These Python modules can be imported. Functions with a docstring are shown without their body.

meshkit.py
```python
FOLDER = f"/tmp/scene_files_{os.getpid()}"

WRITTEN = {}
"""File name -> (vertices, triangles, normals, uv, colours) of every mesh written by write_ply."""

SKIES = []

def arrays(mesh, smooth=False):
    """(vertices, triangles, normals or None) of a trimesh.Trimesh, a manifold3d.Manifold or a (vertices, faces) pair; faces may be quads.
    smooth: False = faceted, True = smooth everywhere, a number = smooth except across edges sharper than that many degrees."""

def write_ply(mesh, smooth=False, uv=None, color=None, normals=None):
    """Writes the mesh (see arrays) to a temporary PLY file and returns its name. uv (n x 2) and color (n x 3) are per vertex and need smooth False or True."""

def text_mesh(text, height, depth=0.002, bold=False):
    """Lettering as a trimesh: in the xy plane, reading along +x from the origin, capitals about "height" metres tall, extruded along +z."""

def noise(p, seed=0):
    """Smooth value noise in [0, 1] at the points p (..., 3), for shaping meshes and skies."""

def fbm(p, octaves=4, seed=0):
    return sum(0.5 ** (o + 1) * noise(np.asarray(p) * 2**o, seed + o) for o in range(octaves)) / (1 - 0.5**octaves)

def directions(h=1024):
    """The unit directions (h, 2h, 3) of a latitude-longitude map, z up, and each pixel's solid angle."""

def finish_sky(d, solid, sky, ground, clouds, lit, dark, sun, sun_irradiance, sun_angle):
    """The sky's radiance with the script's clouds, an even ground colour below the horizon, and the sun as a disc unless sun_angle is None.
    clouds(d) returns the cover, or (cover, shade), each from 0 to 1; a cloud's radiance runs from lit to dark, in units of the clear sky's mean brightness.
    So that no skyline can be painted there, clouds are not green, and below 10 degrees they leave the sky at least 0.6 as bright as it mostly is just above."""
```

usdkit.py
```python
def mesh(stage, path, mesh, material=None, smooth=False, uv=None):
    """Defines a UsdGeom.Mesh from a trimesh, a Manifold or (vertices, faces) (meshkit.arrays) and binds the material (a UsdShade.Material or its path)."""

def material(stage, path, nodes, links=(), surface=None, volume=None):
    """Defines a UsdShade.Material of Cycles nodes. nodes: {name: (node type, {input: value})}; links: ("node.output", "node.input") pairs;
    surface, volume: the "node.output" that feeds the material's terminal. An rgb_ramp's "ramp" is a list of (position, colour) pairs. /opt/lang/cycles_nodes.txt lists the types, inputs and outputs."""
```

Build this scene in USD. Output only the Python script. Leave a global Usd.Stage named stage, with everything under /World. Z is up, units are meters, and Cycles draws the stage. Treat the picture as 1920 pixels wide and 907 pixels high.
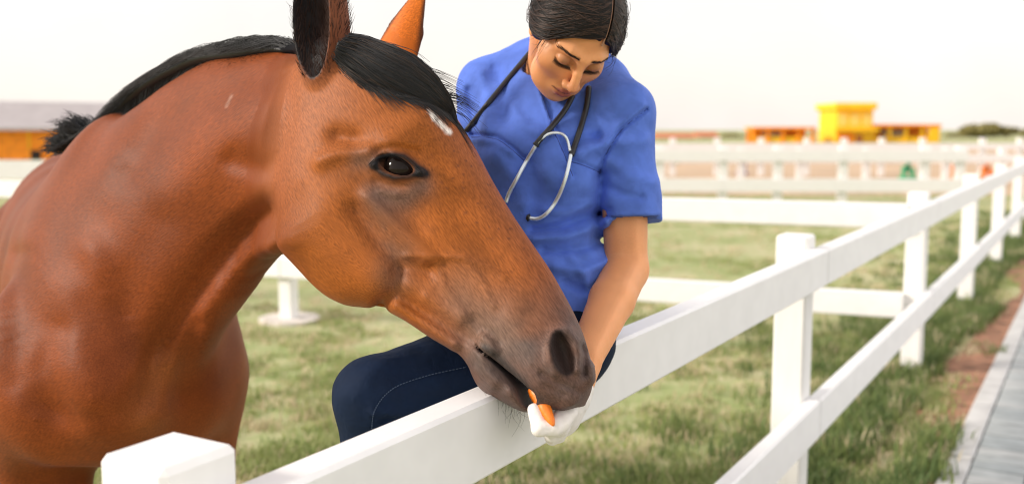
import math, random
import numpy as np, trimesh, usdkit
from meshkit import fbm, noise
from pxr import Usd, UsdGeom, UsdLux, UsdShade, Gf, Sdf, Vt

stage = Usd.Stage.CreateInMemory()
UsdGeom.SetStageUpAxis(stage, 'Z'); UsdGeom.SetStageMetersPerUnit(stage, 1.0)
UsdGeom.Xform.Define(stage, '/World'); UsdGeom.Scope.Define(stage, '/World/Looks')
T = Sdf.ValueTypeNames

# ------------------------------------------------------------------ camera
CAM_H, PITCH, FPX = 1.40, 0.1131, 1856.0       # eye height, downward pitch (rad), focal length in photo pixels
cam = UsdGeom.Camera.Define(stage, '/World/camera')
cam.CreateHorizontalApertureAttr(36.0); cam.CreateVerticalApertureAttr(36.0 * 483 / 1024)
cam.CreateFocalLengthAttr(36.0 * FPX / 1920)
cam.CreateFStopAttr(2.9); cam.CreateFocusDistanceAttr(1.56)
cam.CreateClippingRangeAttr(Gf.Vec2f(0.05, 5000))
cam.CreateExposureAttr(1.3)
cx = UsdGeom.Xformable(cam); cx.AddTranslateOp().Set(Gf.Vec3d(0, 0, CAM_H)); cx.AddRotateXOp().Set(90 - math.degrees(PITCH))

# ------------------------------------------------------------------ sky and sun
SUN_AZ, SUN_EL = math.radians(-102), math.radians(27)      # azimuth from +y towards +x
sun_dir = np.array([math.sin(SUN_AZ) * math.cos(SUN_EL), math.cos(SUN_AZ) * math.cos(SUN_EL), math.sin(SUN_EL)])
usdkit.material(stage, '/World/Looks/sky_light', {
    'co': ('texture_coordinate', {}),
    'sk': ('sky_texture', {'sky_type': 'single_scattering', 'sun_disc': False, 'sun_elevation': SUN_EL, 'sun_rotation': SUN_AZ, 'aerosol_density': 2.5}),
    'nz': ('noise_texture', {'scale': 2.2, 'detail': 5.0, 'roughness': 0.55}),
    'mr': ('map_range', {'from_min': 0.25, 'from_max': 0.7, 'to_min': 0.58, 'to_max': 0.9, 'clamp': True}),
    'mx': ('mix_color', {'b': (7.5, 6.93, 6.48), 'use_clamp': False, 'use_clamp_result': False}),
    'bg': ('background_shader', {'strength': 0.07})},
    [('co.generated', 'nz.vector'), ('nz.fac', 'mr.value'), ('mr.result', 'mx.fac'), ('sk.color', 'mx.a'), ('mx.result', 'bg.color')], surface='bg.background')
dome = UsdLux.DomeLight.Define(stage, '/World/sky'); dome.CreateIntensityAttr(1.0)
UsdShade.MaterialBindingAPI.Apply(dome.GetPrim()).Bind(UsdShade.Material.Get(stage, '/World/Looks/sky_light'))
sun = UsdLux.DistantLight.Define(stage, '/World/sun')
sun.CreateIntensityAttr(0.40); sun.CreateAngleAttr(12.0); sun.CreateNormalizeAttr(True) if hasattr(sun, 'CreateNormalizeAttr') else None
sun.CreateColorAttr(Gf.Vec3f(1.0, 0.91, 0.80))
q = trimesh.geometry.align_vectors([0, 0, 1], sun_dir)[:3, :3]
UsdGeom.Xformable(sun).AddTransformOp().Set(Gf.Matrix4d(*[float(v) for v in np.block([[q.T, np.zeros((3, 1))], [np.zeros((1, 3)), 1]]).ravel()]))

# ------------------------------------------------------------------ helpers
def W(px, py, z):
    """The point seen at pixel (px, py) of the 1920 wide photograph at depth z."""
    X, Y = (px - 960) / FPX * z, (py - 453.5) / FPX * z
    c, s = math.cos(PITCH), math.sin(PITCH)
    return np.array([X, z * c - Y * s, CAM_H - z * s - Y * c])

def ground_at(px, py, h=0.0):
    a, b = W(px, py, 1.0), W(px, py, 2.0)
    return a + (b - a) * ((h - a[2]) / (b[2] - a[2]))

_used = {}
def numbered(parent, name):
    k = (parent, name); n = _used.get(k, -1) + 1; _used[k] = n
    return name if n == 0 else f'{name}_{n:03d}'

def cd(prim, **kw):
    for k, v in kw.items():
        if v: prim.SetCustomDataByKey(k, v)

def obj(name, mesh, mat, parent='/World', smooth=False, color=None, **tags):
    parent = str(parent.GetPath()) if hasattr(parent, 'GetPath') else parent
    path = parent + '/' + numbered(parent, name)
    if color is not None:
        v, f = (mesh.vertices, mesh.faces) if hasattr(mesh, 'vertices') else mesh
        m = usdkit.mesh(stage, path, (v, f), '/World/Looks/' + mat, smooth=True)
        UsdGeom.PrimvarsAPI(m).CreatePrimvar('tint', T.Color3fArray, 'vertex').Set(Vt.Vec3fArray.FromNumpy(np.asarray(color, np.float32)))
    else:
        m = usdkit.mesh(stage, path, mesh, '/World/Looks/' + mat, smooth=smooth)
    cd(m.GetPrim(), **tags)
    return m.GetPrim()

def thing(name, label, category, loc=(0, 0, 0), rz=0.0, group=None):
    path = '/World/' + numbered('/World', name)
    x = UsdGeom.Xform.Define(stage, path)
    x.AddTranslateOp().Set(Gf.Vec3d(*map(float, loc))); x.AddRotateZOp().Set(float(math.degrees(rz)))
    cd(x.GetPrim(), label=label, category=category, group=group)
    return x.GetPrim()

def curves(name, strands, widths, mat, parent='/World', **tags):
    """strands: list of (n,3) arrays; widths: list of (n,) arrays or numbers."""
    parent = str(parent.GetPath()) if hasattr(parent, 'GetPath') else parent
    path = parent + '/' + numbered(parent, name)
    c = UsdGeom.BasisCurves.Define(stage, path)
    c.CreateTypeAttr('linear')
    c.CreateCurveVertexCountsAttr(Vt.IntArray([len(s) for s in strands]))
    c.CreatePointsAttr(Vt.Vec3fArray.FromNumpy(np.vstack(strands).astype(np.float32)))
    w = np.concatenate([np.broadcast_to(np.asarray(x, float), (len(s),)) for s, x in zip(strands, widths)])
    c.CreateWidthsAttr(Vt.FloatArray.FromNumpy(w.astype(np.float32))); c.SetWidthsInterpolation('vertex')
    UsdShade.MaterialBindingAPI.Apply(c.GetPrim()).Bind(UsdShade.Material.Get(stage, '/World/Looks/' + mat))
    cd(c.GetPrim(), **tags)
    return c.GetPrim()

def mat(name, color, rough=0.5, noise_scale=None, noise_amt=0.15, bump=0.0, bump_scale=200.0, spec=0.5, extra=None, detail=5.0, stretch=(1, 1, 1)):
    nodes = {'p': ('principled_bsdf', {'base_color': color, 'roughness': rough, 'specular_ior_level': spec, **(extra or {})})}
    links = []
    if noise_scale or bump:
        nodes['co'] = ('texture_coordinate', {})
        nodes['mp'] = ('mapping', {'scale': stretch}); links += [('co.object', 'mp.vector')]
    if noise_scale:
        nodes['n'] = ('noise_texture', {'scale': noise_scale, 'detail': detail})
        lo, hi = [max(0, c * (1 - noise_amt)) for c in color], [c * (1 + noise_amt) for c in color]
        nodes['r'] = ('rgb_ramp', {'ramp': [(0.3, lo), (0.7, hi)]})
        links += [('mp.vector', 'n.vector'), ('n.fac', 'r.fac'), ('r.color', 'p.base_color')]
    if bump:
        nodes['bn'] = ('noise_texture', {'scale': bump_scale, 'detail': 4.0})
        nodes['b'] = ('bump', {'strength': bump, 'distance': 0.002})
        links += [('mp.vector', 'bn.vector'), ('bn.fac', 'b.height'), ('b.normal', 'p.normal')]
    return usdkit.material(stage, '/World/Looks/' + name, nodes, links, surface='p.BSDF')

def rbox(sx, sy, sz, r=0.005):
    """A box with chamfered edges, centred at the origin."""
    import manifold3d as m3
    c = m3.Manifold.cube([sx, sy, sz - 2 * r], True)
    parts = [m3.Manifold.cube([sx - 2 * r, sy - 2 * r, sz], True), m3.Manifold.cube([sx, sy - 2 * r, sz - 2 * r], True), m3.Manifold.cube([sx - 2 * r, sy, sz - 2 * r], True)]
    h = m3.Manifold.batch_hull(parts).to_mesh()
    return trimesh.Trimesh(np.array(h.vert_properties[:, :3]), np.array(h.tri_verts), process=False)

def moved(m, loc=(0, 0, 0), rz=0.0, R=None):
    m = m.copy()
    M = trimesh.transformations.rotation_matrix(rz, [0, 0, 1]) if R is None else np.array(R, float).copy()
    M[:3, 3] = loc
    m.apply_transform(M); return m

def tube_mesh(pts, r, n=8):
    """A tube through pts with radius r (number or per point), closed at the ends."""
    P = np.asarray(pts, float); r = np.broadcast_to(np.asarray(r, float), (len(P),))
    t = np.gradient(P, axis=0); t /= np.linalg.norm(t, axis=1, keepdims=True)
    up = np.array([0.13, 0.31, 0.94]); a = np.cross(t[0], up); a /= np.linalg.norm(a)
    V = []
    for i in range(len(P)):
        a = a - t[i] * (a @ t[i]); a /= np.linalg.norm(a); b = np.cross(t[i], a)
        ang = np.arange(n) / n * 2 * np.pi
        V.append(P[i] + r[i] * (np.cos(ang)[:, None] * a + np.sin(ang)[:, None] * b))
    V = np.vstack(V + [P[:1], P[-1:]]); F = []
    L = len(P)
    for i in range(L - 1):
        for j in range(n):
            k = (j + 1) % n
            F += [[i * n + j, i * n + k, (i + 1) * n + k], [i * n + j, (i + 1) * n + k, (i + 1) * n + j]]
    for j in range(n):
        k = (j + 1) % n
        F += [[L * n, k, j], [L * n + 1, (L - 1) * n + j, (L - 1) * n + k]]
    return trimesh.Trimesh(V, np.array(F), process=False)

def spline(pts, n):
    """Catmull-Rom through pts, n samples."""
    P = np.asarray(pts, float); m = len(P)
    t = np.linspace(0, m - 1, n); i = np.clip(t.astype(int), 0, m - 2); u = (t - i)[:, None]
    g = lambda k: P[np.clip(k, 0, m - 1)]
    a, b, c, d = g(i - 1), g(i), g(i + 1), g(i + 2)
    a = np.where((i - 1 < 0)[:, None], 2 * b - c, a); d = np.where((i + 2 > m - 1)[:, None], 2 * c - b, d)
    return 0.5 * (2 * b + (c - a) * u + (2 * a - 5 * b + 4 * c - d) * u**2 + (3 * b - a - 3 * c + d) * u**3)

# ------------------------------------------------------------------ materials
def attr_mat(name, rough, extra=None, grain=(260.0, 0.25), bump=0.15, bump_scale=500.0, bump_dist=0.001, stretch=(1, 1, 1), flow=False):
    nodes = {'a': ('attribute', {'attribute': 'tint'}), 'co': ('texture_coordinate', {}), 'mp': ('mapping', {'scale': stretch}),
             'n': ('noise_texture', {'scale': grain[0], 'detail': 4.0}),
             'r': ('rgb_ramp', {'ramp': [(0.25, (1 - grain[1],) * 3), (0.75, (1 + grain[1],) * 3)]}),
             'm': ('mix_color', {'blend_type': 'multiply', 'fac': 1.0, 'use_clamp': False}),
             'bn': ('noise_texture', {'scale': bump_scale, 'detail': 3.0}), 'b': ('bump', {'strength': bump, 'distance': bump_dist}),
             'p': ('principled_bsdf', {'roughness': rough, **(extra or {})})}
    links = [('co.object', 'mp.vector'), ('mp.vector', 'n.vector'), ('n.fac', 'r.fac'), ('a.color', 'm.a'), ('r.color', 'm.b'), ('m.result', 'p.base_color'),
             ('mp.vector', 'bn.vector'), ('bn.fac', 'b.height'), ('b.normal', 'p.normal')]
    if flow:
        nodes['co'] = ('attribute', {'attribute': 'flow'}); nodes['mp'] = ('mapping', {'scale': (70.0, 420.0, 420.0)})
        links[0] = ('co.vector', 'mp.vector')
    return usdkit.material(stage, '/World/Looks/' + name, nodes, links, surface='p.BSDF')

mat('white_paint', (0.80, 0.80, 0.81), 0.45, 14.0, 0.035, bump=0.12, bump_scale=90.0, stretch=(1, 1, 1))
mat('white_post_paint', (0.80, 0.795, 0.79), 0.5, 20.0, 0.04, bump=0.2, bump_scale=70.0, stretch=(1, 1, 0.2))
mat('concrete', (0.62, 0.57, 0.53), 0.9, 12.0, 0.25)
mat('paver', (0.40, 0.43, 0.44), 0.8, 9.0, 0.14, bump=0.3, bump_scale=120.0)
mat('paver_dark', (0.35, 0.385, 0.40), 0.8, 9.0, 0.14, bump=0.3, bump_scale=120.0)
mat('paver_light', (0.45, 0.47, 0.475), 0.8, 9.0, 0.14, bump=0.3, bump_scale=120.0)
mat('kerb', (0.52, 0.52, 0.52), 0.8, 7.0, 0.14, bump=0.3, bump_scale=120.0)
mat('joint_sand', (0.035, 0.035, 0.035), 0.95, 30.0, 0.25)
mat('red_soil', (0.30, 0.15, 0.09), 0.95, 12.0, 0.45)
mat('arena_sand', (0.50, 0.36, 0.24), 0.95, 0.6, 0.2)
mat('orange_wood', (1.0, 0.31, 0.006), 0.6, 3.0, 0.18)
mat('yellow_wood', (0.95, 0.55, 0.01), 0.6, 3.0, 0.12)
mat('pale_yellow', (0.85, 0.62, 0.16), 0.6, 3.0, 0.1)
mat('roof_grey', (0.36, 0.33, 0.34), 0.7, 2.0, 0.1)
mat('dark_opening', (0.02, 0.012, 0.01), 0.8)
mat('tree_green', (0.25, 0.22, 0.08), 0.9, 1.5, 0.35)
mat('bark', (0.12, 0.08, 0.05), 0.9, 8.0, 0.3)
mat('jump_green', (0.03, 0.35, 0.16), 0.5); mat('jump_purple', (0.09, 0.03, 0.25), 0.5); mat('jump_orange', (0.8, 0.22, 0.04), 0.5)
mat('roof_red', (0.5, 0.16, 0.07), 0.7, 2.0, 0.2)
mat('plaster', (0.7, 0.62, 0.5), 0.8, 2.0, 0.1)

# grass blades: green to straw by clump, light passing through
def grass_mat(name, lo, hi):
    usdkit.material(stage, '/World/Looks/' + name, {
        'o': ('object_info', {}), 'r': ('rgb_ramp', {'ramp': [(0, lo), (1, hi)]}),
        'd': ('principled_bsdf', {'roughness': 0.6, 'specular_ior_level': 0.3}), 't': ('translucent_bsdf', {}), 'm': ('mix_closure', {'fac': 0.35})},
        [('o.random', 'r.fac'), ('r.color', 'd.base_color'), ('r.color', 't.color'), ('d.BSDF', 'm.closure1'), ('t.BSDF', 'm.closure2')], surface='m.closure')
grass_mat('grass_green', (0.22, 0.29, 0.09), (0.40, 0.43, 0.18))
grass_mat('grass_straw', (0.50, 0.43, 0.26), (0.66, 0.57, 0.39))
grass_mat('verge_green', (0.09, 0.15, 0.05), (0.22, 0.27, 0.09))
usdkit.material(stage, '/World/Looks/turf', {
    'g': ('geometry', {}), 'n1': ('noise_texture', {'scale': 0.75, 'detail': 5.0, 'roughness': 0.62}), 'n2': ('noise_texture', {'scale': 9.0, 'detail': 5.0, 'roughness': 0.7}),
    'mx': ('mix_float', {'fac': 0.45}),
    'r': ('rgb_ramp', {'ramp': [(0.30, (0.22, 0.27, 0.09)), (0.45, (0.30, 0.345, 0.155)), (0.55, (0.44, 0.42, 0.25)), (0.66, (0.58, 0.49, 0.37)), (0.8, (0.50, 0.40, 0.30))]}),
    'p': ('principled_bsdf', {'roughness': 0.95, 'specular_ior_level': 0.1})},
    [('g.position', 'n1.vector'), ('g.position', 'n2.vector'), ('n1.fac', 'mx.a'), ('n2.fac', 'mx.b'), ('mx.value' if False else 'mx.result', 'r.fac'), ('r.color', 'p.base_color')], surface='p.BSDF')

# ------------------------------------------------------------------ fence lines, from the photo's vanishing point
FA = 0.5352
D = np.array([math.sin(FA), math.cos(FA)]); N = np.array([math.cos(FA), -math.sin(FA)])   # along the near fence, and its side towards the camera
F_D, R_T, R2_T, P_W = 0.763, 0.057, 0.049, 0.107
H1, H1B, H2, H2B, HP = 1.003, 0.881, 0.488, 0.354, 1.047
S1, DS = 0.7247, 2.636

# ------------------------------------------------------------------ ground, arena, path
def sheet(x0, x1, y0, y1, z, nx, ny):
    X, Y = np.meshgrid(np.linspace(x0, x1, nx + 1), np.linspace(y0, y1, ny + 1))
    V = np.c_[X.ravel(), Y.ravel(), np.full(X.size, z)]
    i = np.arange(ny)[:, None] * (nx + 1) + np.arange(nx); i = i.ravel()
    F = np.vstack([np.c_[i, i + 1, i + nx + 2], np.c_[i, i + nx + 2, i + nx + 1]])
    return V, F
v, f = sheet(-900, 900, -60, 1800, 0.0, 2, 2)
obj('ground', (v, f), 'turf', kind='structure')
v, f = sheet(-5, 62, 21.0, 98, 0.012, 1, 1)
obj('arena_ground', (v, f), 'arena_sand', kind='structure')

# path edge: two points on the ground, seen in the photo, give its line
pa, pb = ground_at(1776, 860), ground_at(1920, 560)
PD = (pb - pa)[:2] / np.linalg.norm((pb - pa)[:2]); PN = np.array([PD[1], -PD[0]])     # PN points to the right, over the path
def path_pt(s, t, z=0.0):
    q = pa[:2] + PD * s + PN * t
    return np.array([q[0], q[1], z])
PANG = math.atan2(PD[1], PD[0])
def strip(s0, s1, t0, t1, z):
    V = np.array([path_pt(s0, t0, z), path_pt(s1, t0, z), path_pt(s1, t1, z), path_pt(s0, t1, z)])
    return V, np.array([[0, 2, 1], [0, 3, 2]])
path = UsdGeom.Xform.Define(stage, '/World/path').GetPrim(); cd(path, kind='structure')
obj('bedding', strip(-4, 60, 0.0, 2.6, 0.006), 'joint_sand', path)
rng = random.Random(4)
PW, PL, GAP = 0.105, 0.205, 0.015
kerb = rbox(1.0 - 0.012, 0.095, 0.12, 0.008)
for i in range(-3, 40):
    c = path_pt(i + 0.5, 0.05, -0.040 + rng.uniform(-0.003, 0.003))
    obj('kerb_stone', moved(kerb, c, PANG + rng.uniform(-0.004, 0.004)), 'kerb', path)
paver = rbox(PL - GAP, PW - GAP, 0.06, 0.004)
soldier = rbox(PW - 0.016, PL - 0.007, 0.06, 0.004)
cells = []
for r in range(10):
    for i in range(-12, 340):
        cells.append(((i + 0.5 * (r % 2)) * PW + PW / 2, 0.101 + r * PL + PL / 2, 'w'))
def seen(c):
    p = path_pt(c[0], c[1]); cy = p[1] * math.cos(PITCH) - (p[2] - CAM_H) * math.sin(PITCH)
    yy = -(p[1] * math.sin(PITCH) + (p[2] - CAM_H) * math.cos(PITCH))
    if cy < 0.5: return None
    x, y = 960 + FPX * p[0] / cy, 453.5 + FPX * yy / cy
    return cy if x < 1990 and y < 960 else None
vis = sorted([(seen(c), c) for c in cells if seen(c) is not None])
rest = []
for k, (dz, c) in enumerate(vis):
    m = moved(soldier if c[2] == 'w' else paver, path_pt(c[0], c[1], -0.012 + rng.uniform(-0.002, 0.002)), PANG + rng.uniform(-0.008, 0.008))
    if k < 290: obj('paver', m, rng.choice(['paver', 'paver', 'paver_dark', 'paver_light']), path)
    else: rest.append(m)
others = set(id(c) for _, c in vis)
for c in cells:
    if id(c) not in others and seen(c) is None:
        rest.append(moved(soldier if c[2] == 'w' else paver, path_pt(c[0], c[1], -0.012), PANG))
obj('paver', trimesh.util.concatenate(rest), 'paver', path, kind='stuff')
# red soil between the verge and the kerb
sv = []
for i in range(60):
    s = -2.0 + i * 0.35
    w = max(0.004, -0.10 + 0.55 * noise(np.array([[s * 0.8, 0.3, 0.7]]), 5)[0])
    sv += [path_pt(s, -w, 0.008), path_pt(s, 0.01, 0.008)]
sf = []
for i in range(59): sf += [[2 * i, 2 * i + 1, 2 * i + 3], [2 * i, 2 * i + 3, 2 * i + 2]]
obj('soil_strip', (np.array(sv), np.array(sf)), 'red_soil', kind='structure')

# ------------------------------------------------------------------ fences
def fence(name, label, origin, d, n, posts, rails, spans, h_post=HP, w=P_W, t=R_T, footing=None, group=None, post_r=0.008):
    """origin: a point of the post line; d along, n towards the rails' side; rails: (bottom, top, thickness); spans: rail ends along d."""
    ang = math.atan2(d[1], d[0])
    f = thing(name, label, 'fence', (origin[0], origin[1], 0), ang, group)
    side = 1 if (-d[1] * n[0] + d[0] * n[1]) > 0 else -1
    pm = rbox(w, w, h_post + 0.3, post_r)
    if posts and post_r > 0.007: pass
    for s in posts:
        obj('post', moved(pm, (s, 0, (h_post - 0.3) / 2)), 'white_post_paint', f, smooth=25)
    for b, tp, th in rails:
        for s0, s1 in spans:
            obj('rail', moved(rbox(s1 - s0 - 0.003, th, tp - b, 0.006), ((s0 + s1) / 2, side * (w / 2 + th / 2 + 0.0005), (b + tp) / 2)), 'white_paint', f, smooth=25)
    for s in (footing or []):
        obj('footing', moved(trimesh.creation.cylinder(0.22, 0.05, sections=28), (s, 0, 0.0)), 'concrete', f)
    return f
post_line = -N * (F_D + R_T + P_W / 2)
near_posts = [S1 + k * DS for k in range(0, 13)]
near_spans = [(S1 - 0.6, S1 + DS)] + [(S1 + k * DS, S1 + (k + 1) * DS) for k in range(1, 12)]
fence('fence', 'white painted post and rail fence in the foreground that the woman sits on', post_line, D, N, near_posts,
      [(H1B, H1, R_T), (H2B, H2, R2_T)], near_spans)
mat('crack', (0.30, 0.30, 0.31), 0.8)
p1 = post_line + D * S1
nf_ = next(p for p in stage.Traverse() if p.GetName() == 'post')
def on_face(px, py, n2, off):
    a, b = W(px, py, 1.0), W(px, py, 2.0); t = (off - (a[:2] - p1) @ n2) / ((b - a)[:2] @ n2); q = a + (b - a) * t; l = q[:2] - p1
    return np.array([l @ D, l @ np.array([-D[1], D[0]]), q[2]])
for n2, pts in ((N, [(363, 862), (366, 880), (371, 907), (374, 930)]), (N, [(404, 866), (405, 878)]), (-D, [(208, 862), (205, 880), (206, 900)]), (-D, [(262, 868), (259, 880)])):
    obj('crack', tube_mesh(np.array([on_face(x, y, n2, P_W / 2 + 0.0002) for x, y in pts]), 0.0007, 5), 'crack', nf_)
oB = post_line + D * (S1 + 2 * DS)
DB = np.array([-1.0, 0.40]) / math.hypot(1, 0.40); NB = np.array([-DB[1], DB[0]])
B_END = W(540, 600, 7.28)[:2]; B_S = float(np.dot(B_END - oB, DB)) / 2
fence('fence', 'white two rail paddock fence crossing behind the woman, its post set in round concrete', oB, DB, NB, [B_S * k for k in range(1, 9)],
      [(0.845, 0.985, 0.05), (0.335, 0.48, 0.05)], [(0.056, B_S)] + [(B_S * k, B_S * (k + 1)) for k in range(1, 8)], h_post=1.03, footing=[B_S * k for k in range(1, 9)])

# ------------------------------------------------------------------ the riding ground and buildings behind
def cross_fence(label, y0, slope, xs, rails, h, x0, x1, group=None, bay=None):
    d = np.array([1.0, slope]) / math.hypot(1, slope); n = np.array([d[1], -d[0]])
    cuts = [x0] + [x for x in xs if x0 + 0.3 < x < x1 - 0.3][::2] + [x1]
    fence('fence', label, (0, y0), d, n, xs, rails, list(zip(cuts[:-1], cuts[1:])), h_post=h, w=0.16, group=group)
def px_to_x(px, z): return (px - 960) / FPX * z
C_Z, E_Z, G_Z = 19.0, 24.0, 30.0
cross_fence('white two rail arena fence, the nearer of the far fences, level with the woman\'s elbow', C_Z, -0.02,
            [px_to_x(p, C_Z) for p in (560, 700, 840, 980, 1110, 1233, 1353, 1455, 1575, 1725, 1790)], [(0.80, 1.02, 0.05), (0.22, 0.47, 0.05)], 1.08, px_to_x(520, C_Z), px_to_x(1800, C_Z))
cross_fence('white arena fence of a single high rail, second of the far fences', E_Z, 0.01,
            [px_to_x(p, E_Z) for p in (760, 880, 1000, 1120, 1240, 1390, 1500, 1625, 1775, 1880)], [(0.62, 0.80, 0.05)], 0.95, px_to_x(640, E_Z), px_to_x(1900, E_Z))
cross_fence('white fence with tall posts in front of the yellow pavilion, farthest of the fences', G_Z, 0.0,
            [px_to_x(p, G_Z) for p in (900, 990, 1080, 1170, 1260, 1343, 1425, 1510, 1580, 1650, 1726, 1838, 1908, 2000)], [(0.80, 0.98, 0.05), (0.40, 0.58, 0.05)], 1.14, px_to_x(800, G_Z), px_to_x(2100, G_Z))

fence('fence', 'short stretch of white fence with one broad rail in front of the stable', (px_to_x(60, 20.0), 20.0), np.array([1.0, 0.0]), np.array([0.0, -1.0]), [-2.6, 1.3, 4.0], [(0.40, 0.78, 0.05)], [(-4.0, 1.3), (1.3, 4.2)], h_post=0.80)
def at(px, py, z):
    p = W(px, py, z); return p
def boxm(x0, x1, y0, y1, z0, z1, r=0.02):
    return moved(rbox(abs(x1 - x0), abs(y1 - y0), abs(z1 - z0), r), ((x0 + x1) / 2, (y0 + y1) / 2, (z0 + z1) / 2))
# yellow judges' pavilion: a two storey tower between two open wings
PZ = 105.0
bx = lambda px: W(px, 243, PZ)[0]
bz = lambda py: W(960, py, PZ)[2]
by = W(960, 243, PZ)[1]
pav = thing('pavilion', 'bright yellow wooden pavilion with a square two storey tower between two low open wings', 'building', (0, 0, 0))
obj('tower', boxm(bx(1568), bx(1636), by, by + 6, -0.2, bz(206)), 'yellow_wood', pav)
obj('tower_roof', boxm(bx(1562), bx(1641), by - 0.5, by + 6.5, bz(206), bz(193), 0.1), 'yellow_wood', pav)
for k, (a, b) in enumerate(((1572, 1588), (1594, 1611), (1617, 1633))):
    w = obj('window', boxm(bx(a), bx(b), by - 0.06, by + 0.05, bz(236), bz(214)), 'pale_yellow', pav)
obj('balcony', boxm(bx(1560), bx(1642), by - 1.2, by - 0.01, bz(246), bz(240)), 'yellow_wood', pav)
obj('door', boxm(bx(1606), bx(1617), by - 0.05, by + 0.05, -0.1, bz(253)), 'roof_red', pav)
obj('lower_front', boxm(bx(1570), bx(1602), by - 0.07, by - 0.005, -0.1, bz(249)), 'orange_wood', pav)
for (x0, x1, yt) in ((1415, 1528, 238), (1642, 1764, 233)):
    w = obj('wing', boxm(bx(x0), bx(x1), by + 3.2, by + 3.6, -0.2, bz(yt + 4)), 'orange_wood', pav)
    obj('wing_roof', boxm(bx(x0 - 3), bx(x1 + 3), by + 0.2, by + 3.8, bz(yt + 5), bz(yt)), 'orange_wood', pav)
    obj('parapet', boxm(bx(x0), bx(x1), by + 0.6, by + 0.8, -0.2, bz(257)), 'yellow_wood', pav)
    for k in range(5):
        xx = x0 + (x1 - x0) * k / 4
        obj('pillar', boxm(bx(xx - 2.5), bx(xx + 2.5), by + 0.45, by + 0.95, -0.2, bz(yt + 5)), 'yellow_wood' if x0 > 1600 else 'orange_wood', pav)
    obj('rear_panel', boxm(bx(x0 + 0.25 * (x1 - x0)), bx(x0 + 0.62 * (x1 - x0)), by + 3.0, by + 3.18, bz(258), bz(yt + 9)), 'plaster', pav)
obj('end_wall', boxm(bx(1745), bx(1764), by + 0.3, by + 0.55, -0.2, bz(238)), 'yellow_wood', pav)

# stable at the left, behind the horse
SZ = 46.0
sx = lambda px: W(px, 243, SZ)[0]
sz = lambda py: W(960, py, SZ)[2]
sy = W(960, 243, SZ)[1]
stb = thing('stable', 'long low stable of orange boards under a grey pitched roof at left', 'building')
obj('wall', boxm(sx(-420), sx(480), sy, sy + 8, -0.4, sz(240)), 'orange_wood', stb)
rv = np.array([[sx(-440), sy - 0.7, sz(238)], [sx(500), sy - 0.7, sz(242)], [sx(500), sy + 4, sz(194)], [sx(-440), sy + 4, sz(180)], [sx(500), sy + 8.7, sz(242)], [sx(-440), sy + 8.7, sz(238)],
               [sx(-440), sy - 0.7, sz(238) - .12], [sx(500), sy - 0.7, sz(242) - .12], [sx(500), sy + 8.7, sz(242) - .12], [sx(-440), sy + 8.7, sz(238) - .12]])
obj('roof', (rv, np.array([[0, 1, 2], [0, 2, 3], [3, 2, 4], [3, 4, 5], [0, 6, 7], [0, 7, 1], [1, 7, 8], [1, 8, 4], [1, 4, 2], [5, 9, 6], [5, 6, 0], [5, 0, 3], [4, 8, 9], [4, 9, 5], [6, 9, 8], [6, 8, 7]])), 'roof_grey', stb)
for k, px in enumerate((-330, -200, -70, 66, 196, 330)):
    fr = obj('window', boxm(sx(px - 13), sx(px + 13), sy - 0.06, sy + 0.02, sz(309), sz(279), 0.01), 'orange_wood', stb)
    obj('opening', boxm(sx(px - 10), sx(px + 10), sy - 0.075, sy - 0.02, sz(306), sz(282), 0.005), 'dark_opening', fr)
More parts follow.
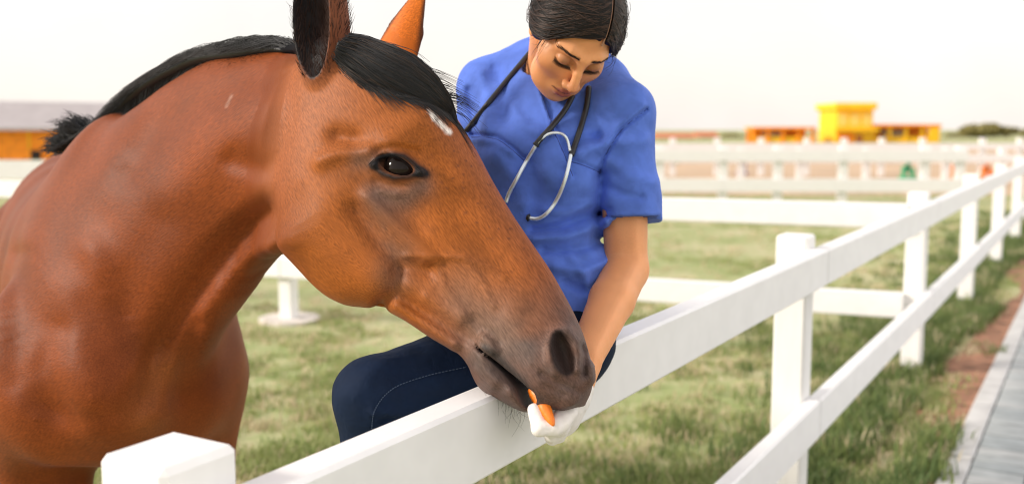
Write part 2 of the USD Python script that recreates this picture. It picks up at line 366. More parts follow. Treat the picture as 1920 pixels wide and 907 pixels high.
for k in range(14):
    px = -410 + k * 66
    obj('batten', boxm(sx(px), sx(px + 4), sy - 0.05, sy - 0.003, -0.2, sz(243), 0.008), 'yellow_wood', stb)

# low houses on the horizon at left of the pavilion
for k, (x0, x1, yt, z, m) in enumerate(((1236, 1300, 262, 150, 'roof_red'), (1312, 1346, 259, 160, 'plaster'))):
    hy = W(960, 243, z)[1]; X0, X1 = px_to_x(x0, z), px_to_x(x1, z); ht = W(960, yt, z)[2]
    hs = thing('house', ('low house with a red roof on the horizon right beside the woman\'s sleeve', 'small pale plastered house on the horizon, left of the yellow pavilion')[k], 'house')
    obj('wall', boxm(X0, X1, hy, hy + 6, -0.5, ht * 0.62 + 0.2), 'plaster', hs)
    rr = np.array([[X0 - .3, hy - .4, ht * .6 + .2], [X1 + .3, hy - .4, ht * .6 + .2], [X1 + .3, hy + 6.4, ht * .6 + .2], [X0 - .3, hy + 6.4, ht * .6 + .2], [X0 - .3, hy + 3, ht + 1], [X1 + .3, hy + 3, ht + 1]])
    obj('roof', (rr, np.array([[0, 1, 5], [0, 5, 4], [2, 3, 4], [2, 4, 5], [0, 4, 3], [1, 2, 5], [0, 3, 2], [0, 2, 1]])), 'roof_red', hs)

# trees on the horizon
def tree(px, base_py, top_py, half, z, label, seed):
    r = np.random.default_rng(seed)
    X, Y = px_to_x(px, z), W(960, 243, z)[1]; top = W(960, top_py, z)[2]; hw = half / FPX * z
    t = thing('tree', label, 'tree', (X, Y, 0))
    obj('trunk', tube_mesh([[0, 0, -0.3], [0.1, 0, top * 0.3], [0, 0.1, top * 0.6]], [0.3, 0.22, 0.1]), 'bark', t)
    n = 1500
    cl = r.normal(size=(26, 3)); cl /= np.linalg.norm(cl, axis=1, keepdims=True); cl *= r.uniform(0.35, 0.8, (26, 1))
    c = cl[r.integers(0, 26, n)] + r.normal(size=(n, 3)) * 0.17
    c = c * [hw, hw, top * 0.45] + [0, 0, top * 0.56]
    a = r.normal(size=(n, 3)); a /= np.linalg.norm(a, axis=1, keepdims=True); b = np.cross(a, r.normal(size=(n, 3))); b /= np.linalg.norm(b, axis=1, keepdims=True)
    s = hw * 0.13
    V = np.stack([c + a * s, c + b * s, c - a * s, c - b * s], 1).reshape(-1, 3); i = np.arange(n)[:, None] * 4
    obj('crown', (V, np.vstack([i + [0, 1, 2], i + [0, 2, 3]])), 'tree_green', t)
tree(1842, 262, 232, 40, 170, 'rounded dark green tree on the horizon right of the pavilion, the taller one', 1)
tree(1888, 262, 238, 24, 175, 'smaller dark tree on the horizon near the right picture edge', 2)
tree(1800, 262, 251, 26, 180, 'low bushy tree on the horizon just right of the pavilion', 3)
tree(1930, 262, 242, 22, 185, 'tree cut by the right edge of the picture on the horizon', 4)
tree(1372, 262, 252, 20, 170, 'low olive tree on the horizon left of the pavilion, behind the pale house', 5)
tree(1405, 262, 254, 14, 172, 'small bush like tree touching the left wing of the pavilion', 6)

# jumping obstacles on the arena
def jump(px, py, z, col, label, hgt=1.1, wid=0.5):
    p = ground_at(px, 243 + 1.4 * FPX / z, 0.012)
    j = thing('jump_stand', label, 'jump', (p[0], p[1], 0.012))
    obj('base', moved(rbox(wid, 0.5, 0.07, 0.01), (0, 0, 0.035)), col, j)
    obj('upright', moved(rbox(0.1, 0.1, hgt, 0.01), (-wid / 2 + 0.06, 0, 0.07 + hgt / 2)), col, j)
    obj('upright', moved(rbox(0.1, 0.1, hgt * 0.8, 0.01), (wid / 2 - 0.06, 0, 0.07 + hgt * 0.4)), col, j)
    for k in range(4):
        obj('slat', moved(rbox(wid - 0.24, 0.04, 0.1, 0.006), (0, 0, 0.25 + k * hgt * 0.18)), col, j)
jump(1264, 280, 41, 'jump_green', 'green jump stand out on the sand beside the woman\'s sleeve', 0.55, 0.3)
jump(1391, 300, 31, 'jump_purple', 'dark purple jump stand on the sand, left part of the arena', 0.6, 0.26)
jump(1702, 318, 28, 'jump_green', 'dark green jump stand on the sand below the pavilion', 0.3, 0.36)
jump(1792, 316, 28, 'jump_orange', 'orange jump stand seen through the fence at right, left of the reddish one', 0.32, 0.28)
jump(1850, 316, 27, 'jump_orange', 'orange red jump stand rightmost on the sand behind the fences', 0.32, 0.34)

# ------------------------------------------------------------------ grass
def grass(name, label, sampler, n, seed, mats, hgt):
    r = np.random.default_rng(seed)
    path = '/World/' + numbered('/World', name)
    pi = UsdGeom.PointInstancer.Define(stage, path); protos = []
    for k in range(6):
        nb = 16
        V, F = [], []
        for b in range(nb):
            a = r.uniform(0, 2 * np.pi); h = hgt * r.uniform(0.5, 1.15); ln = h * r.uniform(0.2, 0.9); w = r.uniform(0.0025, 0.0045)
            o = np.r_[r.normal(size=2) * 0.035, -0.004]; dd = np.r_[np.cos(a), np.sin(a), 0]; ss = np.r_[-np.sin(a), np.cos(a), 0]
            i = len(V)
            V += [o - ss * w, o + ss * w, o + dd * ln * .35 + [0, 0, h * .6] - ss * w * .8, o + dd * ln * .35 + [0, 0, h * .6] + ss * w * .8, o + dd * ln + [0, 0, h]]
            F += [[i, i + 1, i + 3], [i, i + 3, i + 2], [i + 2, i + 3, i + 4]]
        m = usdkit.mesh(stage, f'{path}/Prototypes/tuft_{k:03d}', (np.array(V), np.array(F)), '/World/Looks/' + mats[k % len(mats)])
        protos.append(m.GetPath())
    P, kind = sampler(r, n)
    ang = r.uniform(0, 2 * np.pi, len(P)); sc = r.uniform(0.6, 1.4, len(P))
    pi.CreatePositionsAttr(Vt.Vec3fArray.FromNumpy(P.astype(np.float32)))
    pi.CreateOrientationsAttr(Vt.QuathArray([Gf.Quath(float(math.cos(a / 2)), 0, 0, float(math.sin(a / 2))) for a in ang]))
    pi.CreateScalesAttr(Vt.Vec3fArray.FromNumpy(np.c_[sc, sc, sc * r.uniform(0.7, 1.3, len(P))].astype(np.float32)))
    pi.CreateProtoIndicesAttr(Vt.IntArray([int(k) for k in kind]))
    pi.CreatePrototypesRel().SetTargets(protos)
    cd(pi.GetPrim(), label=label, category='grass', kind='stuff')
def paddock(r, n):
    u = r.uniform(0, 1, n * 4); y = 3.2 * (24 / 3.2) ** u
    x = y * r.uniform(-0.56, 0.56, n * 4)
    P = np.c_[x, y, np.zeros(n * 4)]
    off = (P[:, :2] - pa[:2]) @ PN
    d = fbm(np.c_[P[:, :2] * 1.1, np.full(len(P), 0.5)], 4, 3); d2 = fbm(np.c_[P[:, :2] * 5.0, np.full(len(P), 0.5)], 3, 8)
    keep = (off < -0.12) & (r.uniform(0, 1, len(P)) < np.clip((0.6 * d + 0.4 * d2 - 0.45) * 6, 0.04, 1))
    P = P[keep][:n]; d = d[keep][:n]
    straw = r.uniform(0, 1, len(P)) < np.clip((0.58 - d) * 3.0 + 0.28, 0.15, 0.85)
    k = np.where(straw, r.integers(0, 3, len(P)) * 2 + 1, r.integers(0, 3, len(P)) * 2)
    return P, k
grass('grass', 'short green and straw coloured grass of the paddock', paddock, 15000, 5, ['grass_green', 'grass_straw'], 0.038)
def verge(r, n):
    s = r.uniform(-1.5, 14, n); t = -np.abs(r.gamma(1.9, 0.18, n)) - 0.0
    bare = (t > -0.3) & (noise(np.c_[s * 1.3, t * 3, t * 0 + 2.2], 9) > 0.35)
    P = np.array([path_pt(a, b) for a, b in zip(s[~bare], t[~bare])])
    return P, np.where(r.uniform(0, 1, len(P)) < 0.12, 1, r.integers(0, 3, len(P)) * 2)
grass('verge_grass', 'longer dark green grass growing between the fence and the paved path', verge, 8000, 6, ['verge_green', 'grass_straw'], 0.075)

# ================================================================== FIGURES
# ------------------------------------------------------------------ implicit surfaces
f32 = np.float32
def smin(a, b, k):
    h = np.clip(0.5 + 0.5 * (b - a) / k, 0, 1)
    return b * (1 - h) + a * h - k * h * (1 - h)
def smax(a, b, k): return -smin(-a, -b, k)
def cone_d(p, a, b, ra, rb):
    """Distance to a rounded cone (two radii)."""
    a, b = np.asarray(a, f32), np.asarray(b, f32); d = b - a; L2 = float(d @ d) + 1e-12
    t = np.clip(((p - a) @ d) / L2, 0, 1)
    return np.linalg.norm(p - a - t[:, None] * d, axis=1) - (ra + (rb - ra) * t)
def chain_d(p, pts, rad, k=0.0):
    out = None
    for i in range(len(pts) - 1):
        d = cone_d(p, pts[i], pts[i + 1], rad[i], rad[i + 1])
        out = d if out is None else (smin(out, d, k) if k else np.minimum(out, d))
    return out
def frame(z, x):
    """Columns: x made perpendicular to z, then y, then z."""
    z = np.asarray(z, float); z = z / np.linalg.norm(z); x = np.asarray(x, float); x = x - z * (x @ z); x /= np.linalg.norm(x)
    return np.stack([x, np.cross(z, x), z], 1)
def ell_d(p, c, r, R=None):
    q = (p - np.asarray(c, f32))
    if R is not None: q = q @ np.asarray(R, f32)
    r = np.asarray(r, f32); k0 = np.linalg.norm(q / r, axis=1); k1 = np.linalg.norm(q / r**2, axis=1)
    return np.where(k1 > 1e-9, k0 * (k0 - 1) / np.maximum(k1, 1e-9), -r.min())
def loft_d(p, C, A, B, ha, hb, k=0.02):
    """Sections with centres C, axes A, B (unit, n x 3), half sizes ha, hb: an elliptical tube through them."""
    out = None
    for i in range(len(C) - 1):
        d = C[i + 1] - C[i]; t = np.clip(((p - C[i].astype(f32)) @ d.astype(f32)) / float(d @ d), 0, 1)[:, None]
        c = C[i] + t * d; a = A[i] * (1 - t) + A[i + 1] * t; b = B[i] * (1 - t) + B[i + 1] * t
        x = ha[i] + (ha[i + 1] - ha[i]) * t[:, 0]; y = hb[i] + (hb[i + 1] - hb[i]) * t[:, 0]
        q = p - c; qa = (q * a).sum(1); qb = (q * b).sum(1); qc2 = np.maximum((q * q).sum(1) - qa**2 - qb**2, 0)
        m = np.minimum(x, y)
        r = np.sqrt((qa / x)**2 + (qb / y)**2 + qc2 / m**2)
        g = np.sqrt((qa / x**2)**2 + (qb / y**2)**2 + qc2 / m**4)
        e = r * (r - 1) / np.maximum(g, 1e-6)
        out = e if out is None else (smin(out, e, k) if k else np.minimum(out, e))
    return out
def tube_field(C, A, B, ha, hb, n=240):
    """An elliptical tube along a smooth curve through the section centres C."""
    from scipy.spatial import cKDTree
    S = spline(np.c_[C, A, B, ha, hb], n); c, a, b, x, y = S[:, :3], S[:, 3:6], S[:, 6:9], S[:, 9], S[:, 10]
    t = np.gradient(c, axis=0); ds = np.linalg.norm(t, axis=1); t /= ds[:, None]
    tree = cKDTree(c)
    def d(p):
        _, i = tree.query(p)
        u = ((p - c[i]) * t[i]).sum(1) / ds[i]; g0 = i + u; g = np.clip(g0, 0, n - 1); j = np.clip(g.astype(int), 0, n - 2); w = (g - j)[:, None]
        L = lambda v: v[j] * (1 - w) + v[j + 1] * w
        L1 = lambda v: v[j] * (1 - w[:, 0]) + v[j + 1] * w[:, 0]
        q = p - L(c); aa, bb, hx, hy = L(a), L(b), L1(x), L1(y)
        qa = (q * aa).sum(1); qb = (q * bb).sum(1); qc2 = ((g0 - g) * ds[i])**2; m = np.minimum(hx, hy)
        r = np.sqrt((qa / hx)**2 + (qb / hy)**2 + qc2 / m**2); gg = np.sqrt((qa / hx**2)**2 + (qb / hy**2)**2 + qc2 / m**4)
        return np.where(r > 1e-3, r * (r - 1) / np.maximum(gg, 1e-6), -m).astype(f32)
    return d
def px_of(p):
    c, s = math.cos(PITCH), math.sin(PITCH); z = p[:, 1] * c - (p[:, 2] - CAM_H) * s; y = -(p[:, 1] * s + (p[:, 2] - CAM_H) * c)
    return np.c_[960 + FPX * p[:, 0] / z, 453.5 + FPX * y / z]
def poly_dist(q, pts):
    """Distance of 2-D or 3-D points to a polyline, and the place along it (0 to 1)."""
    pts = np.asarray(pts, float); best = np.full(len(q), 1e9); where = np.zeros(len(q)); n = len(pts) - 1
    if n == 0: return np.linalg.norm(q - pts[0], axis=1), where
    for i in range(n):
        d = pts[i + 1] - pts[i]; t = np.clip(((q - pts[i]) @ d) / (d @ d), 0, 1)
        e = np.linalg.norm(q - pts[i] - t[:, None] * d, axis=1); m = e < best
        best = np.where(m, e, best); where = np.where(m, (i + t) / n, where)
    return best, where
def soft(q, pts, sig):
    d, _ = poly_dist(q, pts); return np.exp(-(d / sig)**2)

def bumps(pp, items, gain=1.0):
    pp = pp.astype(f32); amp = np.zeros(len(pp), f32)
    for pts, hgt, sig in items:
        P = np.asarray(pts, f32); lo, hi = P.min(0) - 2.6 * sig, P.max(0) + 2.6 * sig
        m = np.flatnonzero((pp[:, 0] > lo[0]) & (pp[:, 0] < hi[0]) & (pp[:, 1] > lo[1]) & (pp[:, 1] < hi[1]))
        if not len(m): continue
        q = pp[m]; best = np.full(len(m), 1e9, f32)
        for a, b in zip(P[:-1], P[1:]):
            d = b - a; t = np.clip(((q - a) @ d) / (d @ d), 0, 1); e = q - a - t[:, None] * d; best = np.minimum(best, (e * e).sum(1))
        amp[m] += gain * hgt * np.exp(-best / sig**2)
    return amp

def surface(f, gx, gy, gz, project=2, lip=2.2):
    """The zero surface of f (negative inside) on a rectilinear grid: surface nets, then a few steps onto the surface."""
    n = np.array([len(gx), len(gy), len(gz)]); G = [np.asarray(g, float) for g in (gx, gy, gz)]
    st = 4
    ci = [np.unique(np.r_[np.arange(0, k, st), k - 1]) for k in n]
    cg = np.stack(np.meshgrid(*[G[a][ci[a]] for a in range(3)], indexing='ij'), -1)
    cf = f(cg.reshape(-1, 3).astype(f32)).reshape(cg.shape[:3])
    val = np.full(n, 1.0, f32)
    need = np.zeros(n, bool)
    diag = np.sqrt(sum(np.square(np.diff(G[a][ci[a]])).reshape([-1 if b == a else 1 for b in range(3)]) for a in range(3)))
    s8 = np.stack([cf[i:cf.shape[0] - 1 + i, j:cf.shape[1] - 1 + j, k:cf.shape[2] - 1 + k] for i in (0, 1) for j in (0, 1) for k in (0, 1)])
    mn, mx = s8.min(0), s8.max(0)
    act = (mn < diag * 0.9) & (mx > -diag * 0.9)
    for i, j, k in np.argwhere(act):
        need[ci[0][i]:ci[0][i + 1] + 1, ci[1][j]:ci[1][j + 1] + 1, ci[2][k]:ci[2][k + 1] + 1] = True
    inside = mx < 0
    for i, j, k in np.argwhere(inside & ~act):
        val[ci[0][i]:ci[0][i + 1] + 1, ci[1][j]:ci[1][j + 1] + 1, ci[2][k]:ci[2][k + 1] + 1] = -1.0
    ix = np.argwhere(need)
    for q in range(0, len(ix), 400000):
        b = ix[q:q + 400000]; P = np.stack([G[a][b[:, a]] for a in range(3)], 1).astype(f32)
        val[b[:, 0], b[:, 1], b[:, 2]] = f(P)
    neg = val < 0
    c = np.zeros(n - 1, np.int8)
    for i in (0, 1):
        for j in (0, 1):
            for k in (0, 1): c += neg[i:n[0] - 1 + i, j:n[1] - 1 + j, k:n[2] - 1 + k]
    cells = np.argwhere((c > 0) & (c < 8)); vid = np.full(n - 1, -1, np.int64); vid[tuple(cells.T)] = np.arange(len(cells))
    acc, cnt = np.zeros((len(cells), 3)), np.zeros(len(cells)); quads = []
    for ax in range(3):
        o1, o2 = [a for a in range(3) if a != ax]
        lo = [slice(None)] * 3; hi = [slice(None)] * 3; lo[ax] = slice(0, -1); hi[ax] = slice(1, None)
        e = np.argwhere(neg[tuple(lo)] != neg[tuple(hi)])
        a = val[tuple(e.T)]; e2 = e.copy(); e2[:, ax] += 1; b = val[tuple(e2.T)]
        t = a / (a - b)
        P = np.stack([G[q][e[:, q]] for q in range(3)], 1); P[:, ax] = G[ax][e[:, ax]] * (1 - t) + G[ax][e2[:, ax]] * t
        ids = []
        for d1, d2 in ((-1, -1), (0, -1), (0, 0), (-1, 0)):
            cc = e.copy(); cc[:, o1] += d1; cc[:, o2] += d2
            ok = (cc >= 0).all(1) & (cc < n - 1).all(1); v = np.full(len(e), -1, np.int64); v[ok] = vid[tuple(cc[ok].T)]; ids.append(v)
            m = v >= 0; np.add.at(acc, v[m], P[m]); np.add.at(cnt, v[m], 1)
        Q = np.stack(ids, 1); flip = (a < 0) ^ (ax == 1)
        Q[~flip] = Q[~flip][:, ::-1]
        quads.append(Q[(Q >= 0).all(1)])
    V = acc / np.maximum(cnt, 1)[:, None]; Q = np.vstack(quads)
    for _ in range(project):
        h = 0.0012; p = V.astype(f32); f0 = f(p)
        g = np.stack([f(p + np.eye(3, dtype=f32)[a] * f32(h)) - f(p - np.eye(3, dtype=f32)[a] * f32(h)) for a in range(3)], 1) / (2 * h)
        step = f0[:, None] * g / np.maximum((g * g).sum(1, keepdims=True), 0.05)
        L = np.linalg.norm(step, axis=1, keepdims=True); V = V - step * np.minimum(1, 0.004 / np.maximum(L, 1e-9))
    d1 = np.linalg.norm(V[Q[:, 0]] - V[Q[:, 2]], axis=1); d2 = np.linalg.norm(V[Q[:, 1]] - V[Q[:, 3]], axis=1)
    F = np.vstack([np.where((d1 < d2)[:, None], Q[:, [0, 1, 2]], Q[:, [0, 1, 3]]), np.where((d1 < d2)[:, None], Q[:, [0, 2, 3]], Q[:, [1, 2, 3]])])
    m = trimesh.Trimesh(V, F, process=False)
    parts = trimesh.graph.connected_components(m.face_adjacency, nodes=np.arange(len(F)))
    big = max(parts, key=len)
    m.update_faces(np.isin(np.arange(len(F)), big)); m.remove_unreferenced_vertices()
    return m
def grid(lo, hi, fine_lo, fine_hi, fine, coarse, grow=1.25):
    """Nodes from lo to hi, spaced fine between fine_lo and fine_hi and growing to coarse outside."""
    mid = list(np.arange(fine_lo, fine_hi + fine, fine)); up, x, s = [], mid[-1], fine
    while x < hi: s = min(s * grow, coarse); x += s; up.append(x)
    dn, x, s = [], mid[0], fine
    while x > lo: s = min(s * grow, coarse); x -= s; dn.append(x)
    return np.array(dn[::-1] + mid + up)
def lerp_table(xs, ys):
    from scipy.interpolate import PchipInterpolator
    g = np.linspace(min(xs), max(xs), 400); y = PchipInterpolator(xs, ys)(g)
    return lambda x: np.interp(x, g, y)

# ------------------------------------------------------------------ the horse
CAMP = np.array([0, 0, CAM_H])
HO, HT = W(640, 95, 1.70), W(1090, 770, 1.47)
HU = (HT - HO) / np.linalg.norm(HT - HO)
view = W(840, 400, 1.0) - CAMP; view /= np.linalg.norm(view)
HW = view - HU * (view @ HU); HW /= np.linalg.norm(HW)
HV = np.cross(HU, HW); HV *= np.sign(HV[2]) if abs(HV[2]) > 0.05 else 1
ROLL = math.radians(10)
HW, HV = math.cos(ROLL) * HW + math.sin(ROLL) * HV, math.cos(ROLL) * HV - math.sin(ROLL) * HW
def head_uv(px, py, w=0.0):
    d = W(px, py, 1.0) - CAMP; t = (w - (CAMP - HO) @ HW) / (d @ HW); q = CAMP + d * t - HO
    return q @ HU, q @ HV
def head_pt(px, py, w=0.0):
    u, v = head_uv(px, py, w); return HO + HU * u + HV * v + HW * w
TOP = [(628, 92), (660, 82), (720, 98), (790, 143), (845, 208), (880, 263), (925, 344), (975, 424), (1020, 489), (1060, 557), (1086, 610), (1101, 655), (1110, 700), (1104, 735), (1090, 758)]
BOT = [(575, 150), (556, 235), (550, 300), (542, 350), (541, 390), (546, 432), (560, 480), (590, 520), (620, 550), (652, 566), (690, 571), (722, 576), (762, 596), (812, 631), (862, 662), (886, 690), (900, 722), (945, 752), (990, 770), (1040, 768), (1062, 771), (1080, 764)]
tuv = np.array(sorted(head_uv(*p) for p in TOP)); buv = np.array(sorted(head_uv(*p) for p in BOT))
U0, U1 = max(tuv[0, 0], buv[0, 0]), min(tuv[-1, 0], buv[-1, 0])
h_top, h_bot = lerp_table(tuv[:, 0], tuv[:, 1]), lerp_table(buv[:, 0], buv[:, 1])
LH = float((HT - HO) @ HU)
h_wid = lerp_table(np.array([-0.05, 0.03, 0.12, 0.25, 0.34, 0.44, 0.54, 0.64, 0.74, 0.82, 0.89, 0.95, 1.0, 1.03]) * LH,
                   [0.055, 0.080, 0.092, 0.100, 0.096, 0.082, 0.068, 0.058, 0.053, 0.056, 0.058, 0.050, 0.034, 0.018])
h_tilt = lerp_table(np.array([-0.05, 0.1, 0.3, 0.45, 0.6, 0.75, 0.88, 1.03]) * LH, [0.0, 0.15, 0.12, -0.05, -0.25, -0.22, -0.05, 0.0])
h_exp = lerp_table(np.array([-0.05, 0.2, 0.4, 0.6, 0.85, 1.03]) * LH, [2.2, 2.7, 2.7, 2.5, 2.3, 2.1])
def head_d(p):
    q = p - HO.astype(f32); u, v, w = q @ HU.astype(f32), q @ HV.astype(f32), q @ HW.astype(f32)
    uc = np.clip(u, U0, U1); du = np.abs(u - uc)
    t, b = h_top(uc), h_bot(uc); hh = np.maximum((t - b) / 2, 0.006); vc = (t + b) / 2
    vp = (v - vc) / hh; hw = h_wid(uc) * (1 + h_tilt(uc) * np.clip(vp, -1, 1)); n = h_exp(uc)
    a = np.abs(w) / hw
    r = (a**n + np.abs(vp)**n)**(1 / n)
    d = (r - 1) * np.minimum(hh, hw) * 0.85
    return np.where(du > 0, np.sqrt(np.maximum(d, 0)**2 + du**2) + np.minimum(d, 0) * 0, d)
near = -0.085                                           # lateral offset of the near side
EYE = head_pt(743, 311, -0.092)
# neck: topline and underside in the picture with their depths, half width
NECK = [((700, 172), 1.67, (660, 335), 1.69, 0.055), ((634, 116), 1.70, (598, 400), 1.71, 0.066), ((560, 97), 1.73, (552, 455), 1.72, 0.074), ((475, 104), 1.83, (503, 474), 1.79, 0.088), ((402, 117), 1.95, (458, 528), 1.84, 0.105),
        ((332, 163), 2.06, (395, 605), 1.89, 0.128), ((258, 232), 2.19, (335, 680), 1.92, 0.155), ((184, 292), 2.32, (290, 745), 1.95, 0.18)]
nt = np.array([W(*a, z) for a, z, b, zb, h in NECK]); nb = np.array([W(*b, zb) for a, z, b, zb, h in NECK])
nC = (nt + nb) / 2; nA = (nt - nb) / np.linalg.norm(nt - nb, axis=1, keepdims=True); nH = np.linalg.norm(nt - nb, axis=1) / 2
_c = (nt + nb) / 2; _d = _c[-1] - _c[-2]; _e = _c[-1] + _d / np.linalg.norm(_d) * 0.24      # the tube ends inside the trunk
nt, nb = np.vstack([nt, _e + (nt[-1] - _c[-1]) * 0.55]), np.vstack([nb, _e + (nb[-1] - _c[-1]) * 0.8])
nS = spline(np.c_[nt, nb, [x[4] for x in NECK] + [0.13]], 20); nt, nb = nS[:, :3], nS[:, 3:6]
nC = (nt + nb) / 2; nA = (nt - nb) / np.linalg.norm(nt - nb, axis=1, keepdims=True); nH = np.linalg.norm(nt - nb, axis=1) / 2
nTan = np.gradient(nC, axis=0); nB = np.cross(nTan, nA); nB /= np.linalg.norm(nB, axis=1, keepdims=True); nW = nS[:, 6]
# trunk: sections along the body's axis, behind the chest
BO = W(224, 690, 1.97); BD = np.array([-0.42, 0.9075, 0.0]); BL = np.array([BD[1], -BD[0], 0.0])
BODY = [(-0.02, 0.90, 0.10, 0.11), (0.08, 0.90, 0.18, 0.19), (0.22, 0.965, 0.20, 0.28), (0.45, 1.00, 0.215, 0.325), (0.75, 0.985, 0.245, 0.315), (1.05, 1.01, 0.262, 0.305), (1.35, 1.05, 0.25, 0.28), (1.6, 1.09, 0.22, 0.24), (1.78, 1.1, 0.13, 0.16)]
bC = np.array([[BO[0] + BD[0] * s, BO[1] + BD[1] * s, z] for s, z, w, h in BODY]); bA = np.tile([0, 0, 1.0], (len(BODY), 1)); bB = np.tile(BL, (len(BODY), 1))
bH = np.array([x[3] for x in BODY]); bW = np.array([x[2] for x in BODY])
def bpt(s, side, z): return np.array([BO[0] + BD[0] * s + BL[0] * side, BO[1] + BD[1] * s + BL[1] * side, z])
def foreleg(sd):
    return [bpt(0.23, sd * 0.155, 0.84), bpt(0.20, sd * 0.15, 0.64), bpt(0.25, sd * 0.13, 0.42), bpt(0.255, sd * 0.125, 0.26), bpt(0.255, sd * 0.125, 0.13), bpt(0.21, sd * 0.125, 0.055), bpt(0.19, sd * 0.125, 0.0)], [0.130, 0.095, 0.052, 0.032, 0.038, 0.042, 0.055]
def hindleg(sd):
    return [bpt(1.55, sd * 0.14, 1.0), bpt(1.42, sd * 0.16, 0.72), bpt(1.66, sd * 0.13, 0.50), bpt(1.64, sd * 0.12, 0.28), bpt(1.62, sd * 0.12, 0.13), bpt(1.58, sd * 0.12, 0.055), bpt(1.56, sd * 0.12, 0.0)], [0.19, 0.13, 0.06, 0.038, 0.042, 0.045, 0.058]
# ears
EN_C = W(601, 40, 1.62); EN_R = frame(W(592, -70, 1.64) - W(606, 150, 1.625), W(650, 60, 1.62) - W(550, 60, 1.64))
EF_A, EF_B = W(716, 150, 1.765), W(797, -30, 1.775); EF_R = frame(EF_B - EF_A, W(770, 60, 1.765) - W(720, 60, 1.775))
lid_u = [(699, 309), (712, 297), (735, 290), (757, 293), (776, 306), (791, 323)]; lid_l = [(700, 311), (716, 325), (738, 333), (765, 331), (791, 324)]
mouth = [(909, 651), (935, 673), (962, 698), (985, 722), (1004, 748)]
HEAD_BUMPS = [  # polyline in the picture, height, width in picture pixels: bones, muscles, veins and folds of the near side
    ([(690, 372), (740, 420), (800, 481)], 0.009, 17), ([(800, 484), (812, 487)], 0.004, 10),
    ([(668, 395), (712, 455), (755, 500), (800, 505)], -0.008, 20), ([(745, 505), (742, 540), (715, 566)], -0.007, 15),
    ([(600, 430), (650, 470), (690, 500)], 0.010, 75), ([(660, 262), (636, 258)], -0.009, 20), ([(600, 300), (640, 285), (690, 283)], 0.007, 16),
    ([(790, 225), (730, 262)], 0.006, 30), ([(800, 300), (860, 400), (930, 500)], -0.004, 30), ([(820, 440), (900, 520), (960, 560)], 0.006, 35),
    ([(755, 480), (800, 480), (870, 482), (925, 506), (945, 520)], 0.0032, 6), ([(870, 483), (905, 530), (925, 575)], 0.0024, 6), ([(820, 500), (835, 540), (870, 590)], 0.0026, 7),
    ([(760, 560), (830, 600), (885, 635)], -0.005, 16), ([(745, 575), (800, 612), (850, 645)], 0.005, 12), ([(800, 560), (860, 600)], 0.004, 14),
    (lid_u, 0.0055, 6), (lid_l, 0.0045, 6), ([(705, 283), (740, 276), (780, 285)], -0.004, 8), ([(705, 340), (740, 350), (780, 342)], -0.003, 8), ([(712, 358), (745, 366)], 0.002, 6),
    ([(1046, 628), (1034, 650), (1034, 676), (1043, 696)], 0.009, 13), ([(1064, 618), (1080, 640), (1088, 668), (1084, 692)], 0.006, 10), ([(1093, 650), (1096, 700)], -0.006, 6),
    ([(1108, 690), (1112, 712)], 0.007, 12), ([(1015, 700), (1055, 722), (1090, 735)], -0.0025, 6), ([(1000, 690), (1040, 712)], -0.0018, 5), ([(1020, 722), (1060, 740)], -0.0018, 5),
    ([(906, 632), (918, 640), (925, 655)], 0.006, 9), ([(900, 660), (905, 690), (925, 715)], 0.007, 18), ([(930, 690), (960, 718)], -0.004, 9), ([(955, 735), (985, 757)], 0.006, 16),
    ([(890, 600), (930, 640)], -0.003, 14), ([(960, 600), (1000, 660), (1010, 720)], 0.004, 26)]
NECK_BUMPS = [
    ([(572, 296), (530, 314), (490, 316), (440, 300)], -0.010, 24), ([(553, 250), (535, 300)], -0.008, 16), ([(585, 170), (568, 260), (560, 330)], 0.010, 16),
    ([(545, 375), (480, 415), (420, 480), (360, 560), (300, 660), (272, 740)], -0.030, 28), ([(535, 450), (470, 480), (420, 540), (360, 610), (320, 680)], 0.018, 34),
    ([(500, 210), (400, 280), (320, 370), (260, 480)], 0.012, 60), ([(470, 150), (380, 190), (300, 250), (240, 330)], -0.007, 28), ([(290, 215), (282, 250), (250, 300), (190, 400)], -0.004, 30),
    ([(230, 300), (150, 420), (130, 520)], 0.012, 55), ([(300, 420), (240, 520), (215, 640)], -0.010, 40), ([(170, 470), (200, 560), (215, 640)], 0.010, 30),
    ([(110, 620), (80, 700), (110, 770)], -0.012, 30), ([(40, 480), (30, 600), (30, 720)], -0.010, 22), ([(120, 560), (150, 680), (180, 780)], 0.012, 60),
    ([(370, 610), (345, 670), (330, 740)], -0.016, 16), ([(390, 625), (400, 690), (395, 760)], 0.012, 30), ([(270, 700), (290, 770)], 0.010, 30), ([(60, 750), (150, 790), (250, 770)], -0.008, 18)]
neck_f = tube_field(nC, nA, nB, nH, nW)
